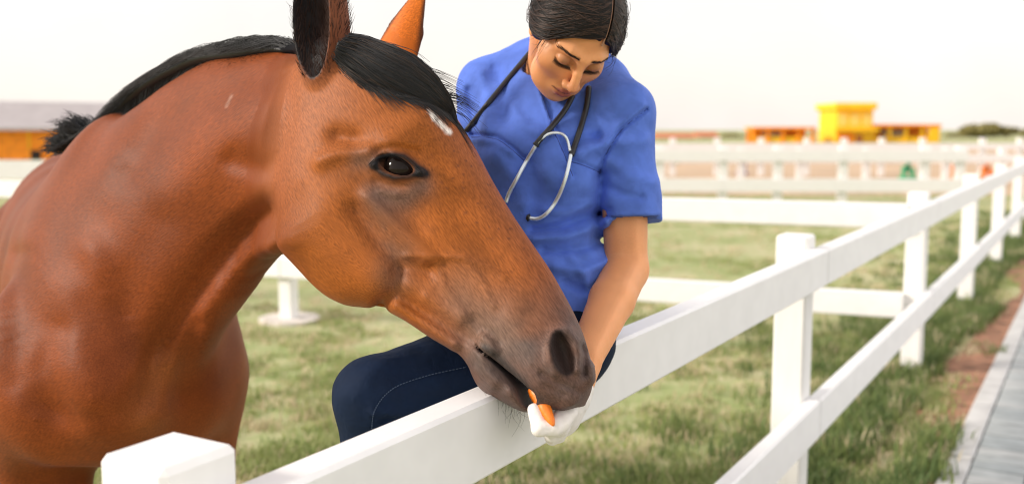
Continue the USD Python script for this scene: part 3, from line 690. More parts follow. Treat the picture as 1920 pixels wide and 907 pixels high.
def horse_d(p):
    p = p.astype(f32)
    neck = neck_f(p)
    trunk = loft_d(p, bC, bA, bB, bH, bW, 0.03)
    d = smin(neck, trunk, 0.065)
    for sd in (1, -1):
        d = smin(d, ell_d(p, bpt(0.16, sd * 0.165, 0.885), (0.105, 0.15, 0.185), np.stack([BL, BD, [0, 0, 1]], 1)), 0.06)
        d = smin(d, ell_d(p, bpt(0.045, sd * 0.11, 0.86), (0.085, 0.07, 0.12), np.stack([BL, BD, [0, 0, 1]], 1)), 0.05)
        c, r = foreleg(sd); d = smin(d, chain_d(p, c, r, 0.01), 0.05)
        c, r = hindleg(sd); d = smin(d, chain_d(p, c, r, 0.015), 0.06)
    box = (p[:, 1] < 2.0) & (p[:, 0] < 0.32) & (p[:, 0] > -0.62)
    if box.any():
        q = p[box]; e = d[box]
        h = head_d(q)
        for sd in (-1, 1):
            oc = EYE + HW * (0.092 * (1 + sd)) if sd > 0 else EYE
            h = smin(h, ell_d(q, oc + HW * sd * -0.030, (0.050, 0.036, 0.036), np.stack([HU, HV, HW], 1)), 0.03)
        e = smin(e, h, 0.035)
        # ears
        ear = smax(ell_d(q, EN_C, (0.047, 0.046, 0.118), EN_R), -ell_d(q, EN_C + EN_R[:, 1] * (0.028 if (EN_R[:, 1] @ view) < 0 else -0.028) - EN_R[:, 0] * 0.009 + EN_R[:, 2] * 0.01, (0.037, 0.052, 0.108), EN_R), 0.006)
        e = smin(e, ear, 0.014)
        far = chain_d(q, [EF_A, EF_A * 0.5 + EF_B * 0.5, EF_B], [0.050, 0.036, 0.004])
        x = (q - EF_A.astype(f32)) @ EF_R.astype(f32)
        e = smin(e, smax(far, np.abs(x[:, 1] - 9.0 * x[:, 0]**2 * np.sign(float(EF_R[:, 1] @ view))) - 0.0065, 0.004), 0.010)
        # nostrils, eye sockets, mouth
        w = (q - HO.astype(f32)) @ HW.astype(f32)
        sel = np.flatnonzero((w < 0.0) & (h < 0.04) & (h > -0.05))
        e[sel] -= bumps(px_of(q[sel]), HEAD_BUMPS, 1.2) * np.clip((0.022 - h[sel]) / 0.01, 0, 1)
        for sd in (-1, 1):
            mir = (lambda P: P) if sd < 0 else (lambda P: P - 2 * HW * ((P - HO) @ HW))
            ndir = head_pt(1064, 694, -0.05) - head_pt(1047, 626, -0.05)
            Rn = frame(HW, ndir) if sd < 0 else frame(HW, ndir - 2 * HW * (ndir @ HW))
            e = smax(e, -ell_d(q, mir(head_pt(1054, 660, -0.056)), (0.033, 0.0125, 0.026), Rn), 0.007)
            e = smax(e, -ell_d(q, mir(EYE) + HW * sd * 0.004, (0.0300, 0.0138, 0.030), np.stack([HU * 0.86 + HV * 0.5, HV * 0.86 - HU * 0.5, HW], 1)), 0.004)
        mc = [head_pt(*m, 0.0) for m in mouth]
        qq = q - w[:, None] * HW.astype(f32); m2 = [m - HW * ((m - HO) @ HW) for m in mc]
        slab = chain_d(qq, m2, [0.0020, 0.0026, 0.0042, 0.0078, 0.014])
        e = smax(e, -slab, 0.004)
        d[box] = e
    nk = np.flatnonzero((p[:, 1] < 2.7) & (p[:, 2] > 0.6) & (np.abs(d) < 0.06))
    if len(nk):
        q = p[nk]; pp = px_of(q)
        d[nk] -= bumps(pp, NECK_BUMPS, 1.0) * np.clip((640 - pp[:, 0]) / 60, 0, 1) * np.clip(head_d(q) / 0.03, 0, 1)
    return d
gx = grid(-2.1, 0.25, -0.46, 0.17, 0.0042, 0.014); gy = grid(1.25, 4.0, 1.33, 1.86, 0.0045, 0.016); gz = grid(-0.02, 1.85, 0.98, 1.80, 0.0042, 0.014)
import time as _t; _t0 = _t.time()
hm = surface(horse_d, gx, gy, gz)
def relax(m, wgt, it):
    import scipy.sparse as sp
    e = m.edges_unique; n = len(m.vertices); A = sp.coo_matrix((np.ones(len(e)), (e[:, 0], e[:, 1])), shape=(n, n)); A = (A + A.T).tocsr(); dg = np.asarray(A.sum(1)).ravel()
    V = np.array(m.vertices); w = wgt[:, None]
    for i in range(it): V = V + w * (0.5 if i % 2 == 0 else -0.47) * (A @ V / dg[:, None] - V)
    return trimesh.Trimesh(V, m.faces, process=False)
rw = np.clip((head_d(hm.vertices.astype(f32)) - 0.015) / 0.03, 0, 1) * ((hm.vertices[:, 2] < 1.50) | (px_of(hm.vertices)[:, 0] < 540))
hm = relax(hm, rw, 20); hm = relax(hm, rw * soft(px_of(hm.vertices), [(150, 400), (90, 540), (60, 600)], 55) * (hm.vertices[:, 1] < 2.6), 120); hm = relax(hm, rw * np.clip((-0.50 - hm.vertices[:, 0]) / 0.15, 0, 1), 24)
print('horse', len(hm.vertices), len(hm.faces), round(_t.time() - _t0, 1))

# coat colours: bay, with dark muzzle, eye skin, legs and ear lining
def coat_flow(V):
    """Coordinates along and across the lie of the hair."""
    q = V - HO; w = np.clip((head_d(V.astype(f32)) - 0.01) / 0.05, 0, 1)[:, None]
    a = np.c_[q @ HU, q @ HV, q @ HW]; nd_ = nC[-1] - nC[3]; nd_ = nd_ / np.linalg.norm(nd_); e = np.cross(nd_, view); e /= np.linalg.norm(e)
    b = np.c_[V @ nd_, V @ e, V @ np.cross(nd_, e)]
    return a * (1 - w) + b * w
def coat(V):
    pp = px_of(V); q = V - HO; u, v, w = q @ HU, q @ HV, q @ HW
    inhead = np.clip((0.050 - head_d(V.astype(f32))) / 0.035, 0, 1)
    nz = fbm(V * 9.0, 4, 2)[:, None]; nf = fbm(V * 38.0, 3, 7)[:, None]
    c = np.array([0.172, 0.0385, 0.0075]) * (0.62 + 0.76 * nz)
    hcol = np.array([0.285, 0.082, 0.0150]) * (0.5 + 1.0 * nz)
    t = np.clip((pp[:, 0] - 500) / 90, 0, 1)[:, None] * inhead[:, None]
    c = c * (1 - t) + hcol * t
    def lay(c, col, a): a = np.clip(a, 0, 1).reshape(-1, 1); return c * (1 - a) + np.array(col) * a
    L = u / LH
    on = inhead.astype(float)
    # redder, darker along the bridge; paler bands of short hair
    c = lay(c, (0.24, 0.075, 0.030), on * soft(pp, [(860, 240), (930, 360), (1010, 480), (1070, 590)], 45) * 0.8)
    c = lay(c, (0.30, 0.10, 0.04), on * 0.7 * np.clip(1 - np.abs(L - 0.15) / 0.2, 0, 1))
    c = lay(c, (0.13, 0.075, 0.055), on * soft(pp, [(715, 400), (745, 470), (740, 520)], 38) * (0.35 + 0.6 * nf[:, 0]))  # dark cheek mottling, which also paints in shading the soft light lacks
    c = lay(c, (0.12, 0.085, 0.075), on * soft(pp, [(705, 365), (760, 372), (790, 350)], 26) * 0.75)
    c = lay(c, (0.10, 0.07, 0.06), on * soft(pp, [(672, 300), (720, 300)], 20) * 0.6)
    # muzzle
    mz = np.clip((L - 0.70 - 0.12 * (nz[:, 0] - 0.5) - 0.35 * np.clip((v - (h_top(np.clip(u, U0, U1)) - 0.05)) / 0.10, -1, 1) * 0.16) / 0.14, 0, 1)
    c = lay(c, (0.072, 0.063, 0.063), on * mz * (0.82 + 0.3 * (nf[:, 0] - 0.5)))
    c = lay(c, (0.15, 0.115, 0.095), on * soft(pp, [(870, 560), (930, 620)], 60) * 0.55)  # grey sheen on the nose, painted into the coat colour
    nd = ell_d(V.astype(f32), head_pt(1054, 660, -0.056), (0.034, 0.0135, 0.027), frame(HW, head_pt(1064, 694, -0.05) - head_pt(1047, 626, -0.05)))
    c = lay(c, (0.009, 0.007, 0.007), on * (w < 0) * np.clip((0.005 - nd) / 0.004, 0, 1) * (0.9 - 0.45 * soft(pp, [(1072, 640), (1080, 680)], 16)))
    c = lay(c, (0.03, 0.026, 0.025), on * soft(pp, mouth, 9) * 0.9)
    c = lay(c, (0.012, 0.012, 0.014), on * (w < 0) * np.clip(soft(pp, lid_u, 8) + soft(pp, lid_l, 7) + soft(pp, [(791, 323), (800, 327)], 9), 0, 1))
    c = lay(c, (0.82, 0.76, 0.72), on * np.clip((soft(pp, [(804, 207), (815, 220)], 5) + soft(pp, [(815, 220), (832, 238), (842, 248)], 7.5)) * (0.35 + 1.3 * fbm(V * 170.0, 2, 5)) * 1.4 - 0.5, 0, 1))
    # roan ticks
    tick = np.clip((fbm(V * 210.0, 2, 11) - 0.70) * 10, 0, 1) * soft(pp, [(850, 290), (900, 340), (950, 440)], 70)
    c = lay(c, (0.10, 0.035, 0.022), on * tick * 0.8)
    # ears
    ei = (V - EN_C) @ EN_R; near_ear = (np.linalg.norm(ei / [0.06, 0.06, 0.13], axis=1) < 1) & (pp[:, 1] < 165) & (pp[:, 0] < 662)
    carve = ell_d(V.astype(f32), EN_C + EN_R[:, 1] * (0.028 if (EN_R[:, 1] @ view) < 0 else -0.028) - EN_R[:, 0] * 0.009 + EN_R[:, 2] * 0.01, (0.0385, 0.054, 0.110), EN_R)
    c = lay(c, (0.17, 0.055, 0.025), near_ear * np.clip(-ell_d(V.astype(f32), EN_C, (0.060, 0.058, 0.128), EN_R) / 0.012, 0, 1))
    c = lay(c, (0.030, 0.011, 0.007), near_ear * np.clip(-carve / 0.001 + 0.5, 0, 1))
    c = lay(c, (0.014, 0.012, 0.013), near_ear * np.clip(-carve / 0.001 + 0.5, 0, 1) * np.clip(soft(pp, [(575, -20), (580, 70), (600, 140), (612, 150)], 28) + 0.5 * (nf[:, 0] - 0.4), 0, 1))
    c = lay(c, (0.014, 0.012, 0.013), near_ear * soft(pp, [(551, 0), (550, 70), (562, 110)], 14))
    fe = (V - EF_A) @ EF_R; far_ear = np.clip((fe[:, 2] - 0.015) / 0.03, 0, 1) * (np.linalg.norm(fe / [0.08, 0.05, 0.20], axis=1) < 1) * (pp[:, 0] > 690)
    c = lay(c, (0.60, 0.15, 0.018), far_ear)  # orange painted as if light shone through the far ear
    c = lay(c, (0.09, 0.03, 0.012), far_ear * np.clip((np.abs(fe[:, 0]) / np.maximum(0.052 - 0.25 * fe[:, 2], 0.004) - 0.86) / 0.3, 0, 1))
    # legs darken to black
    c = lay(c, (0.02, 0.017, 0.016), np.clip((0.36 - V[:, 2]) / 0.10, 0, 1))
    c = lay(c, (0.06, 0.05, 0.045), np.clip((0.065 - V[:, 2]) / 0.01, 0, 1))
    # neck and shoulder: lighter patches behind the jaw and low on the chest
    c = lay(c, (0.27, 0.085, 0.026), (1 - on) * (soft(pp, [(300, 690), (270, 780)], 40) * 0.7 + soft(pp, [(590, 190), (570, 300)], 22) * 0.6))
    c = lay(c, (0.75, 0.6, 0.5), (1 - on) * np.clip(soft(pp, [(424, 200), (434, 180)], 4) * (0.3 + 1.2 * fbm(V * 120.0, 2, 3)) - 0.35, 0, 1) * 0.28)
    return np.clip(c, 0, 1)
attr_mat('horse_coat', 0.50, {'specular_ior_level': 0.13, 'sheen_weight': 0.03, 'sheen_roughness': 0.4, 'sheen_tint': (0.9, 0.85, 0.9)}, grain=(1.0, 0.34), bump=0.35, bump_scale=1.0, bump_dist=0.0016, flow=True)
mat('eye_dark', (0.010, 0.006, 0.005), 0.08, spec=0.2)
mat('eye_pink', (0.45, 0.22, 0.17), 0.3)
mat('horse_hair', (0.013, 0.0135, 0.016), 0.5, spec=0.35)
horse = thing('horse', 'bay horse with black mane leaning its head over the white fence to eat', 'horse')
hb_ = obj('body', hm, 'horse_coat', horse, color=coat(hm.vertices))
UsdGeom.PrimvarsAPI(hb_).CreatePrimvar('flow', T.Vector3fArray, 'vertex').Set(Vt.Vec3fArray.FromNumpy(coat_flow(hm.vertices).astype(np.float32)))
for sd in (-1, 1):
    ec = EYE - HW * 0.002 * 0 if sd < 0 else EYE - 2 * HW * ((EYE - HO) @ HW)
    ec = ec - HW * sd * 0.0185
    obj('eye', moved(trimesh.creation.icosphere(4, 0.0275), ec), 'eye_dark', horse, smooth=True)

# ------------------------------------------------------------------ mane, forelock, whiskers
HI = None
def on_surface(P, f, up=None):
    """Moves points onto the zero surface of f."""
    V = np.array(P, float)
    for _ in range(6):
        p = V.astype(f32); f0 = f(p); h = 0.003
        g = np.stack([f(p + np.eye(3, dtype=f32)[a] * f32(h)) - f(p - np.eye(3, dtype=f32)[a] * f32(h)) for a in range(3)], 1) / (2 * h)
        st = f0[:, None] * g / np.maximum((g * g).sum(1, keepdims=True), 0.1); L = np.linalg.norm(st, axis=1, keepdims=True)
        V = V - st * np.minimum(1, 0.03 / np.maximum(L, 1e-9))
    return V
def hair_mesh(cl, rad_a, rad_b, side, name, parent, seed, m='horse_hair', n=90, ring=14, rough=0.5):
    """A lock: an elliptical sweep along cl with an uneven surface, beneath the single hairs."""
    P = spline(cl, n); t = np.gradient(P, axis=0); t /= np.linalg.norm(t, axis=1, keepdims=True)
    a = side - t * (t @ side)[:, None]; a /= np.linalg.norm(a, axis=1, keepdims=True); b = np.cross(t, a)
    ra = np.interp(np.linspace(0, 1, n), np.linspace(0, 1, len(rad_a)), rad_a); rb = np.interp(np.linspace(0, 1, n), np.linspace(0, 1, len(rad_b)), rad_b)
    ang = np.arange(ring) / ring * 2 * np.pi
    V = P[:, None] + a[:, None] * (np.cos(ang) * ra[:, None])[..., None] + b[:, None] * (np.sin(ang) * rb[:, None])[..., None]
    wob = fbm(np.stack([np.broadcast_to(ang * 2.2, (n, ring)), np.broadcast_to(np.linspace(0, 3, n)[:, None], (n, ring)), np.full((n, ring), seed * 1.7)], -1), 3, seed) - 0.5
    V = V + (V - P[:, None]) * wob[..., None] * rough
    V = np.vstack([V.reshape(-1, 3), P[:1], P[-1:]]); i = np.arange(n - 1)[:, None] * ring; j = np.arange(ring); k = (j + 1) % ring
    F = np.vstack([np.stack([i + j, i + k, i + ring + k], -1).reshape(-1, 3), np.stack([i + j, i + ring + k, i + ring + j], -1).reshape(-1, 3),
                   np.c_[np.full(ring, n * ring), k, j], np.c_[np.full(ring, n * ring + 1), (n - 1) * ring + j, (n - 1) * ring + k]])
    return obj(name, trimesh.Trimesh(V, F, process=False), m, parent, smooth=True), P, a, b, ra, rb
r = np.random.default_rng(12)
# mane along the crest
crest_px = [(560, 86, 1.74), (520, 84, 1.79), (470, 90, 1.85), (400, 102, 1.96), (350, 123, 2.04), (300, 152, 2.12), (262, 180, 2.19), (232, 207, 2.24), (205, 228, 2.29), (180, 243, 2.34), (158, 252, 2.36), (138, 262, 2.39)]
crest = np.array([W(c[0], c[1] + 10, c[2]) for c in crest_px])
mane, MP, ma, mb, mra, mrb = hair_mesh(crest, [0.012, 0.020, 0.023, 0.020, 0.018, 0.017, 0.014, 0.011, 0.010, 0.010, 0.009, 0.004], [0.03, 0.04, 0.045, 0.045, 0.045, 0.04, 0.035, 0.03, 0.02, 0.01], np.array([0, 0, 1.0]), 'mane', horse, 3)
st, wd = [], []
for i in range(3600):
    k = int(r.uniform(0, 88)); ph = r.uniform(-1.7, 1.2) * math.copysign(1, mb[k] @ view)
    p = MP[k] + ma[k] * mra[k] * (0.85 + r.uniform(0, 0.3)) * math.cos(ph) + mb[k] * mrb[k] * math.sin(ph)
    d = (MP[min(k + 1, 89)] - MP[k]); d /= np.linalg.norm(d)
    ln = r.uniform(0.03, 0.075)
    fall = np.array([0, 0, -1.0]); out = mb[k] * math.copysign(1, ph)
    st.append(np.array([p, p + (d * 0.75 + ma[k] * 0.16 + out * 0.2) * ln * 0.5, p + (d * 0.9 + out * 0.45 + fall * 0.12) * ln])); wd.append([0.0011, 0.0009, 0.0003])
tuft_px = [(178, 236, 2.33), (160, 228, 2.34), (140, 238, 2.37), (122, 252, 2.40), (108, 264, 2.42)]
for i in range(1500):
    k = r.uniform(0, 3.99); j = int(k); a0 = np.array(W(*[tuft_px[j][q] * (1 - k + j) + tuft_px[min(j + 1, 4)][q] * (k - j) for q in range(3)])) + r.normal(size=3) * [0.008, 0.02, 0.008] - [0, 0, 0.022]
    ln = r.uniform(0.020, 0.042) * (1.2 - 0.2 * j); d = np.array([-0.75 + r.normal() * 0.25, r.normal() * 0.3, 0.75 - 0.14 * j + r.normal() * 0.2])
    if 0.35 < (k * 1.3) % 1 < 0.55: ln *= 0.5
    st.append(np.array([a0, a0 + d * ln * 0.55, a0 + d * ln + [-0.006, 0, -0.008]])); wd.append([0.0022, 0.0019, 0.0005])
sg = math.copysign(1, mb[40] @ view)
fall0, root = [], []
for i in range(900):
    k = int(r.uniform(2, 84)); p = MP[k] - mb[k] * sg * mrb[k] * r.uniform(0.2, 0.8) + ma[k] * mra[k] * 0.5
    d = MP[min(k + 1, 89)] - MP[k]; d /= np.linalg.norm(d); ln = r.uniform(0.03, 0.07) * (0.6 + 0.8 * noise(np.array([[k * 0.21, 0.5, 0.5]]), 3)[0]); tt = np.linspace(0, 1, 5)[:, None]
    fall0.append(p + (d * tt * 0.75 + (np.array([0, 0, -0.8]) - view * 0.25) * tt**1.3) * ln)
fall0 = np.array(fall0); fs = on_surface(fall0.reshape(-1, 3), horse_d).reshape(fall0.shape)
for a0, b0 in zip(fall0, fs):
    w = np.linspace(0, 1, 5)[:, None]; st.append(a0 * (1 - w) + (b0 - view * 0.002) * w); wd.append(np.linspace(0.0011, 0.0003, 5))
curves('mane_hair', st, wd, 'horse_hair', horse)
# forelock, from the poll down over the forehead
def ray_hit(px, py, f, z0=1.2, z1=2.4, tol=0.0008):
    """First point of the surface f = 0 seen at a pixel."""
    z = z0
    for _ in range(80):
        p = W(px, py, z); v = float(f(p[None].astype(f32))[0])
        if v < tol: break
        z += max(v * 0.7, 0.0006)
        if z > z1: return None
    return p
def hit(px, py, z, f=horse_d):
    p = ray_hit(px, py, f); return W(px, py, z) if p is None else p
fl_px = [(640, 92, 1.66), (668, 108, 1.65), (710, 132, 1.63), (752, 153, 1.615), (792, 174, 1.60), (822, 193, 1.59), (843, 209, 1.58), (858, 232, 1.575)]
flc = np.array([hit(*c) for c in fl_px]) - view * 0.004
lock, LP, la, lb, lra, lrb = hair_mesh(flc, [0.020, 0.028, 0.033, 0.034, 0.027, 0.016, 0.007, 0.001], [0.022, 0.018, 0.014, 0.012, 0.010, 0.008, 0.005, 0.001], HV, 'forelock', horse, 9, rough=1.1)
st, wd = [], []
for i in range(3600):
    ph = r.uniform(-1.75, 1.75) + (math.pi if r.uniform() < 0.12 else 0); k0 = int(r.uniform(0, 52)); n_ = int(r.uniform(22, 46)); ks = np.clip(np.arange(k0, k0 + n_, 6), 0, 89)
    lift = 1.0 + r.uniform(0, 0.38) + (0.30 * r.uniform() if r.uniform() < 0.06 else 0) * np.linspace(0, 1, len(ks))
    dph = r.normal() * 0.18; phs = ph + dph * np.linspace(0, 1, len(ks))
    pts = LP[ks] + la[ks] * (lra[ks] * lift * np.cos(phs))[:, None] + lb[ks] * (lrb[ks] * lift * np.sin(phs))[:, None]
    if len(set(ks)) < 3: continue
    st.append(pts); wd.append(np.linspace(0.0010, 0.0004, len(ks)))
low = []
sgn = 1 if (lb[40] @ np.array([0, 0, 1.0])) < 0 else -1
sgl = 1 if (la[40] @ HV) < 0 else -1
for i in range(620):   # hairs that leave the lock and lie on the forehead
    k = int(r.uniform(6, 80)); p = LP[k] + la[k] * sgl * lra[k] * r.uniform(0.3, 1.0) - view * 0.002
    d = LP[min(k + 6, 89)] - LP[k]; d /= np.linalg.norm(d); dn = la[k] * sgl; ln = r.uniform(0.03, 0.085)
    tt = np.linspace(0, 1, 6)[:, None]; low.append(p + (d * tt + dn * (0.10 + 0.22 * r.uniform()) * (1 if k < 45 else 0.15) * tt**1.5) * ln)
low = np.array(low); ls = on_surface(low.reshape(-1, 3), horse_d).reshape(low.shape)
for a0, b0 in zip(low, ls):
    w = np.linspace(0, 1, 6)[:, None]; st.append(np.where(w < 0.15, a0, b0) - view * (0.0012 + 0.002 * (1 - w))); wd.append(np.linspace(0.0009, 0.0003, 6))
for i in range(70):   # loose ends blowing off the forelock
    k = int(r.uniform(38, 80)); p = LP[k] + la[k] * lra[k] * 0.9 + lb[k] * lrb[k] * r.uniform(-0.5, 0.5)
    d = LP[min(k + 6, 89)] - LP[k]; d /= np.linalg.norm(d); ln = r.uniform(0.03, 0.08)
    up = HV + r.normal(size=3) * 0.15
    st.append(np.array([p, p + (d * 0.8 + up * 0.35) * ln * 0.5, p + (d * 0.95 + up * 0.22) * ln])); wd.append([0.0007, 0.0006, 0.0003])
mat('horse_hair_brown', (0.040, 0.026, 0.020), 0.5, spec=0.35)
hs = r.uniform(0, 1, len(st)) < 0.2
curves('forelock_hair', [x for x, k in zip(st, hs) if not k], [x for x, k in zip(wd, hs) if not k], 'horse_hair', horse)
curves('forelock_hair', [x for x, k in zip(st, hs) if k], [x for x, k in zip(wd, hs) if k], 'horse_hair_brown', horse)
# hair inside and along the rim of the near ear
mat('ear_hair', (0.030, 0.012, 0.008), 0.6, spec=0.2)
ev = np.array(hm.vertices); ee = (ev - EN_C) @ EN_R
pick = np.flatnonzero((np.linalg.norm(ee / [0.052, 0.052, 0.122], axis=1) < 1) & (ee[:, 2] > -0.1) & (px_of(ev)[:, 1] < 150)); nv = hm.vertex_normals
st, wd = [], []
for i in r.choice(pick, 1500):
    p = ev[i]; d = nv[i] * 0.45 + EN_R[:, 2] * 0.8 + r.normal(size=3) * 0.18; ln = r.uniform(0.006, 0.016)
    st.append(np.array([p - nv[i] * 0.001, p + d * ln * 0.5, p + (d + EN_R[:, 2] * 0.3) * ln])); wd.append([0.0007, 0.0006, 0.0002])
curves('ear_hair', st, wd, 'ear_hair', horse)
# whiskers on chin and lips, lashes over the eye
st, wd = [], []
for i in range(34):
    t = r.uniform(0, 1); px, py = 905 + 80 * t + r.normal() * 4, 722 + 42 * t + r.normal() * 5
    p = head_pt(px, py, r.uniform(-0.03, 0.02)); ln = r.uniform(0.015, 0.05); d = np.array([r.normal() * 0.25, r.normal() * 0.2, -1.0])
    st.append(np.array([p, p + d * ln * 0.5, p + d * ln + [r.normal() * 0.01, 0, 0]])); wd.append([0.0004, 0.00035, 0.00015])
curves('whiskers', st, wd, 'horse_hair', horse)
st, wd = [], []
for i in range(40):
    k = i / 39; a0 = spline(np.array(lid_u, float), 40)[i]
    p = head_pt(a0[0], a0[1] + 3, -0.098) - HW * 0.004; ln = 0.013
    st.append(np.array([p, p - HW * ln * 0.7 + HV * (0.001), p - HW * ln * 1.05 - HV * 0.006 + HU * 0.003])); wd.append([0.0007, 0.0006, 0.0002])
curves('eyelash', st, wd, 'horse_hair', horse)

# ------------------------------------------------------------------ the woman
F3 = lambda *a: np.array(a, float)
# head frame, fitted to the features of the face in the photo: sideways (her left), face direction, up
RX, RY, RZ = F3(0.905, 0.142, 0.401), F3(0.0974, 0.8484, -0.5203), F3(0.4141, -0.5099, -0.7540)
CR, CDN, CFW = F3(1, 0, 0), F3(0, -math.sin(PITCH), -math.cos(PITCH)), F3(0, math.cos(PITCH), -math.sin(PITCH))
cw = lambda v: CR * v[0] + CDN * v[1] + CFW * v[2]
HR = np.stack([cw(RX), cw(RY), cw(RZ)], 1); HR, _ = np.linalg.qr(HR); HR *= np.sign((HR * np.stack([cw(RX), cw(RY), cw(RZ)], 1)).sum(0))
HZ = 1.755; HS = HZ * 932.7 / FPX          # head scale: the fit's pixels per metre at this depth
HC = W(1072.5, 69, HZ)
hl = lambda q: HC + HR @ (np.asarray(q, float) * HS)
SK = [('neck', W(1040, 100, 1.90), W(1040, 165, 1.90))]
PEL = W(1040, 600, 1.845)
SHL, SHR = W(1168, 214, 1.83), W(910, 168, 1.97)        # her left shoulder (right in the picture) and her right one
ELB, WRI = W(1174, 505, 1.80), W(1098, 668, 1.60)
ELR, WRR = W(868, 420, 1.98), W(930, 600, 1.92)
HIPL, KNL, ANL = W(1052, 640, 1.81), W(700, 742, 1.56), W(728, 1130, 1.66)
HIPR, KNR, ANR = W(1010, 630, 1.95), W(735, 735, 1.74), W(765, 1060, 1.84)
TOR = [((1040, 118), 1.955, 0.075, 0.062), ((1040, 165), 1.945, 0.150, 0.082), ((1035, 235), 1.915, 0.158, 0.110), ((1028, 320), 1.885, 0.142, 0.118), ((1020, 410), 1.865, 0.120, 0.104), ((1018, 500), 1.855, 0.116, 0.104), ((1022, 585), 1.85, 0.116, 0.112), ((1030, 640), 1.845, 0.110, 0.11)]
tC = np.array([W(*c, z) for c, z, a, b in TOR]); tw = np.array([x[2] for x in TOR]); td = np.array([x[3] for x in TOR])
LAT = F3(0.945, -0.30, -0.11); LAT /= np.linalg.norm(LAT); tT = np.gradient(tC, axis=0); tA = LAT - (tT * (tT @ LAT)[:, None]) / (tT * tT).sum(1, keepdims=True); tA /= np.linalg.norm(tA, axis=1, keepdims=True); tB = np.cross(tT, tA); tB /= np.linalg.norm(tB, axis=1, keepdims=True)
FRONT = np.array([-0.32, -0.94, 0.0])
HAND = {'palm': (W(1096, 690, 1.585), W(1056, 782, 1.495)), 'f': []}
for i in range(4):   # index nearest the lips, little finger lowest and farthest
    z, dy = 1.462 + 0.013 * i, (0, 10, 18, 23)[i]
    HAND['f'].append([W(1066 - 2 * i, 776 + dy * 0.4, z + 0.010), W(1055 - 3 * i, 793 + dy, z - 0.004), W(1032 + 1 * i, 798 + dy, z - 0.008), W(1018 + 3 * i, 789 + dy * 0.8, z - 0.004)])
HAND['t'] = [W(1066, 765, 1.485), W(1040, 800, 1.452), W(1012, 802, 1.446), W(1002, 768, 1.456)]
def hand_d(p, o=0.0):
    a, b = HAND['palm']
    d = smin(cone_d(p, a, a * 0.4 + b * 0.6, 0.024 + o, 0.028 + o), ell_d(p, b * 0.85 + a * 0.15, (0.040 + o, 0.024 + o, 0.032 + o), frame(FRONT * -1, b - a)), 0.015)
    for f in HAND['f']: d = smin(d, chain_d(p, f, [0.0110 + o, 0.0098 + o, 0.0088 + o, 0.0075 + o], 0.002), 0.0025)
    return smin(d, chain_d(p, HAND['t'], [0.014 + o, 0.0115 + o, 0.0105 + o, 0.009 + o], 0.004), 0.006)
def face_d(q):
    """The head in its own frame: x to her left, y out of the face, z up."""
    d = ell_d(q, (0, -0.016, 0.036), (0.075, 0.096, 0.084))
    d = smin(d, ell_d(q, (0, 0.030, -0.034), (0.058, 0.060, 0.074)), 0.035)
    x = np.abs(q[:, 0]); m = np.stack([x, q[:, 1], q[:, 2]], 1)
    d = smin(d, ell_d(q, (0, 0.068, -0.094), (0.023, 0.020, 0.017)), 0.028)
    d = smin(d, ell_d(m, (0.043, 0.050, -0.020), (0.024, 0.024, 0.022)), 0.03)
    d = smin(d, ell_d(m, (0.030, 0.040, -0.080), (0.024, 0.030, 0.020)), 0.03)
    d = smin(d, chain_d(m, [(0.047, 0.062, 0.028), (0.030, 0.079, 0.033), (0.008, 0.084, 0.026)], [0.008, 0.009, 0.008]), 0.018)
    d = smax(d, -ell_d(m, (0.033, 0.098, 0.010), (0.019, 0.016, 0.0125)), 0.014)
    d = smin(d, chain_d(q, [(0, 0.084, 0.022), (0, 0.098, -0.004), (0, 0.1125, -0.028)], [0.0075, 0.0085, 0.0105], 0.004), 0.012)
    d = smin(d, ell_d(m, (0.011, 0.1005, -0.034), (0.0085, 0.011, 0.0075)), 0.006)
    d = smax(d, -ell_d(m, (0.0055, 0.107, -0.0405), (0.0035, 0.005, 0.003)), 0.003)
    d = smin(d, ell_d(m, (0.032, 0.0735, 0.009), (0.0165, 0.0150, 0.0125)), 0.003)
    d = d + 0.0022 * np.exp(-((m[:, 2] - (-0.0005 - 6.0 * (m[:, 0] - 0.032)**2 * -1.6)) / 0.0016)**2) * (np.abs(m[:, 0] - 0.032) < 0.017) * (q[:, 1] > 0.05)
    d = smin(d, ell_d(q, (0, 0.078, -0.062), (0.026, 0.017, 0.018)), 0.015)
    d = smin(d, chain_d(m, [(0.0, 0.0955, -0.0575), (0.007, 0.0965, -0.0565), (0.024, 0.083, -0.0595)], [0.0045, 0.0048, 0.0022]), 0.004)
    d = smin(d, chain_d(m, [(0.0, 0.0945, -0.0685), (0.012, 0.0915, -0.0675), (0.023, 0.083, -0.0615)], [0.0062, 0.0055, 0.0022]), 0.004)
    d = smax(d, -chain_d(m, [(0.0, 0.1005, -0.0622), (0.012, 0.0965, -0.0616), (0.026, 0.083, -0.0592)], [0.0012, 0.0012, 0.0014]), 0.002)
    ear = smax(ell_d(m, (0.077, -0.012, 0.000), (0.010, 0.019, 0.032)), -ell_d(m, (0.087, -0.010, 0.004), (0.006, 0.010, 0.018)), 0.006)
    return smin(d, ear, 0.008)
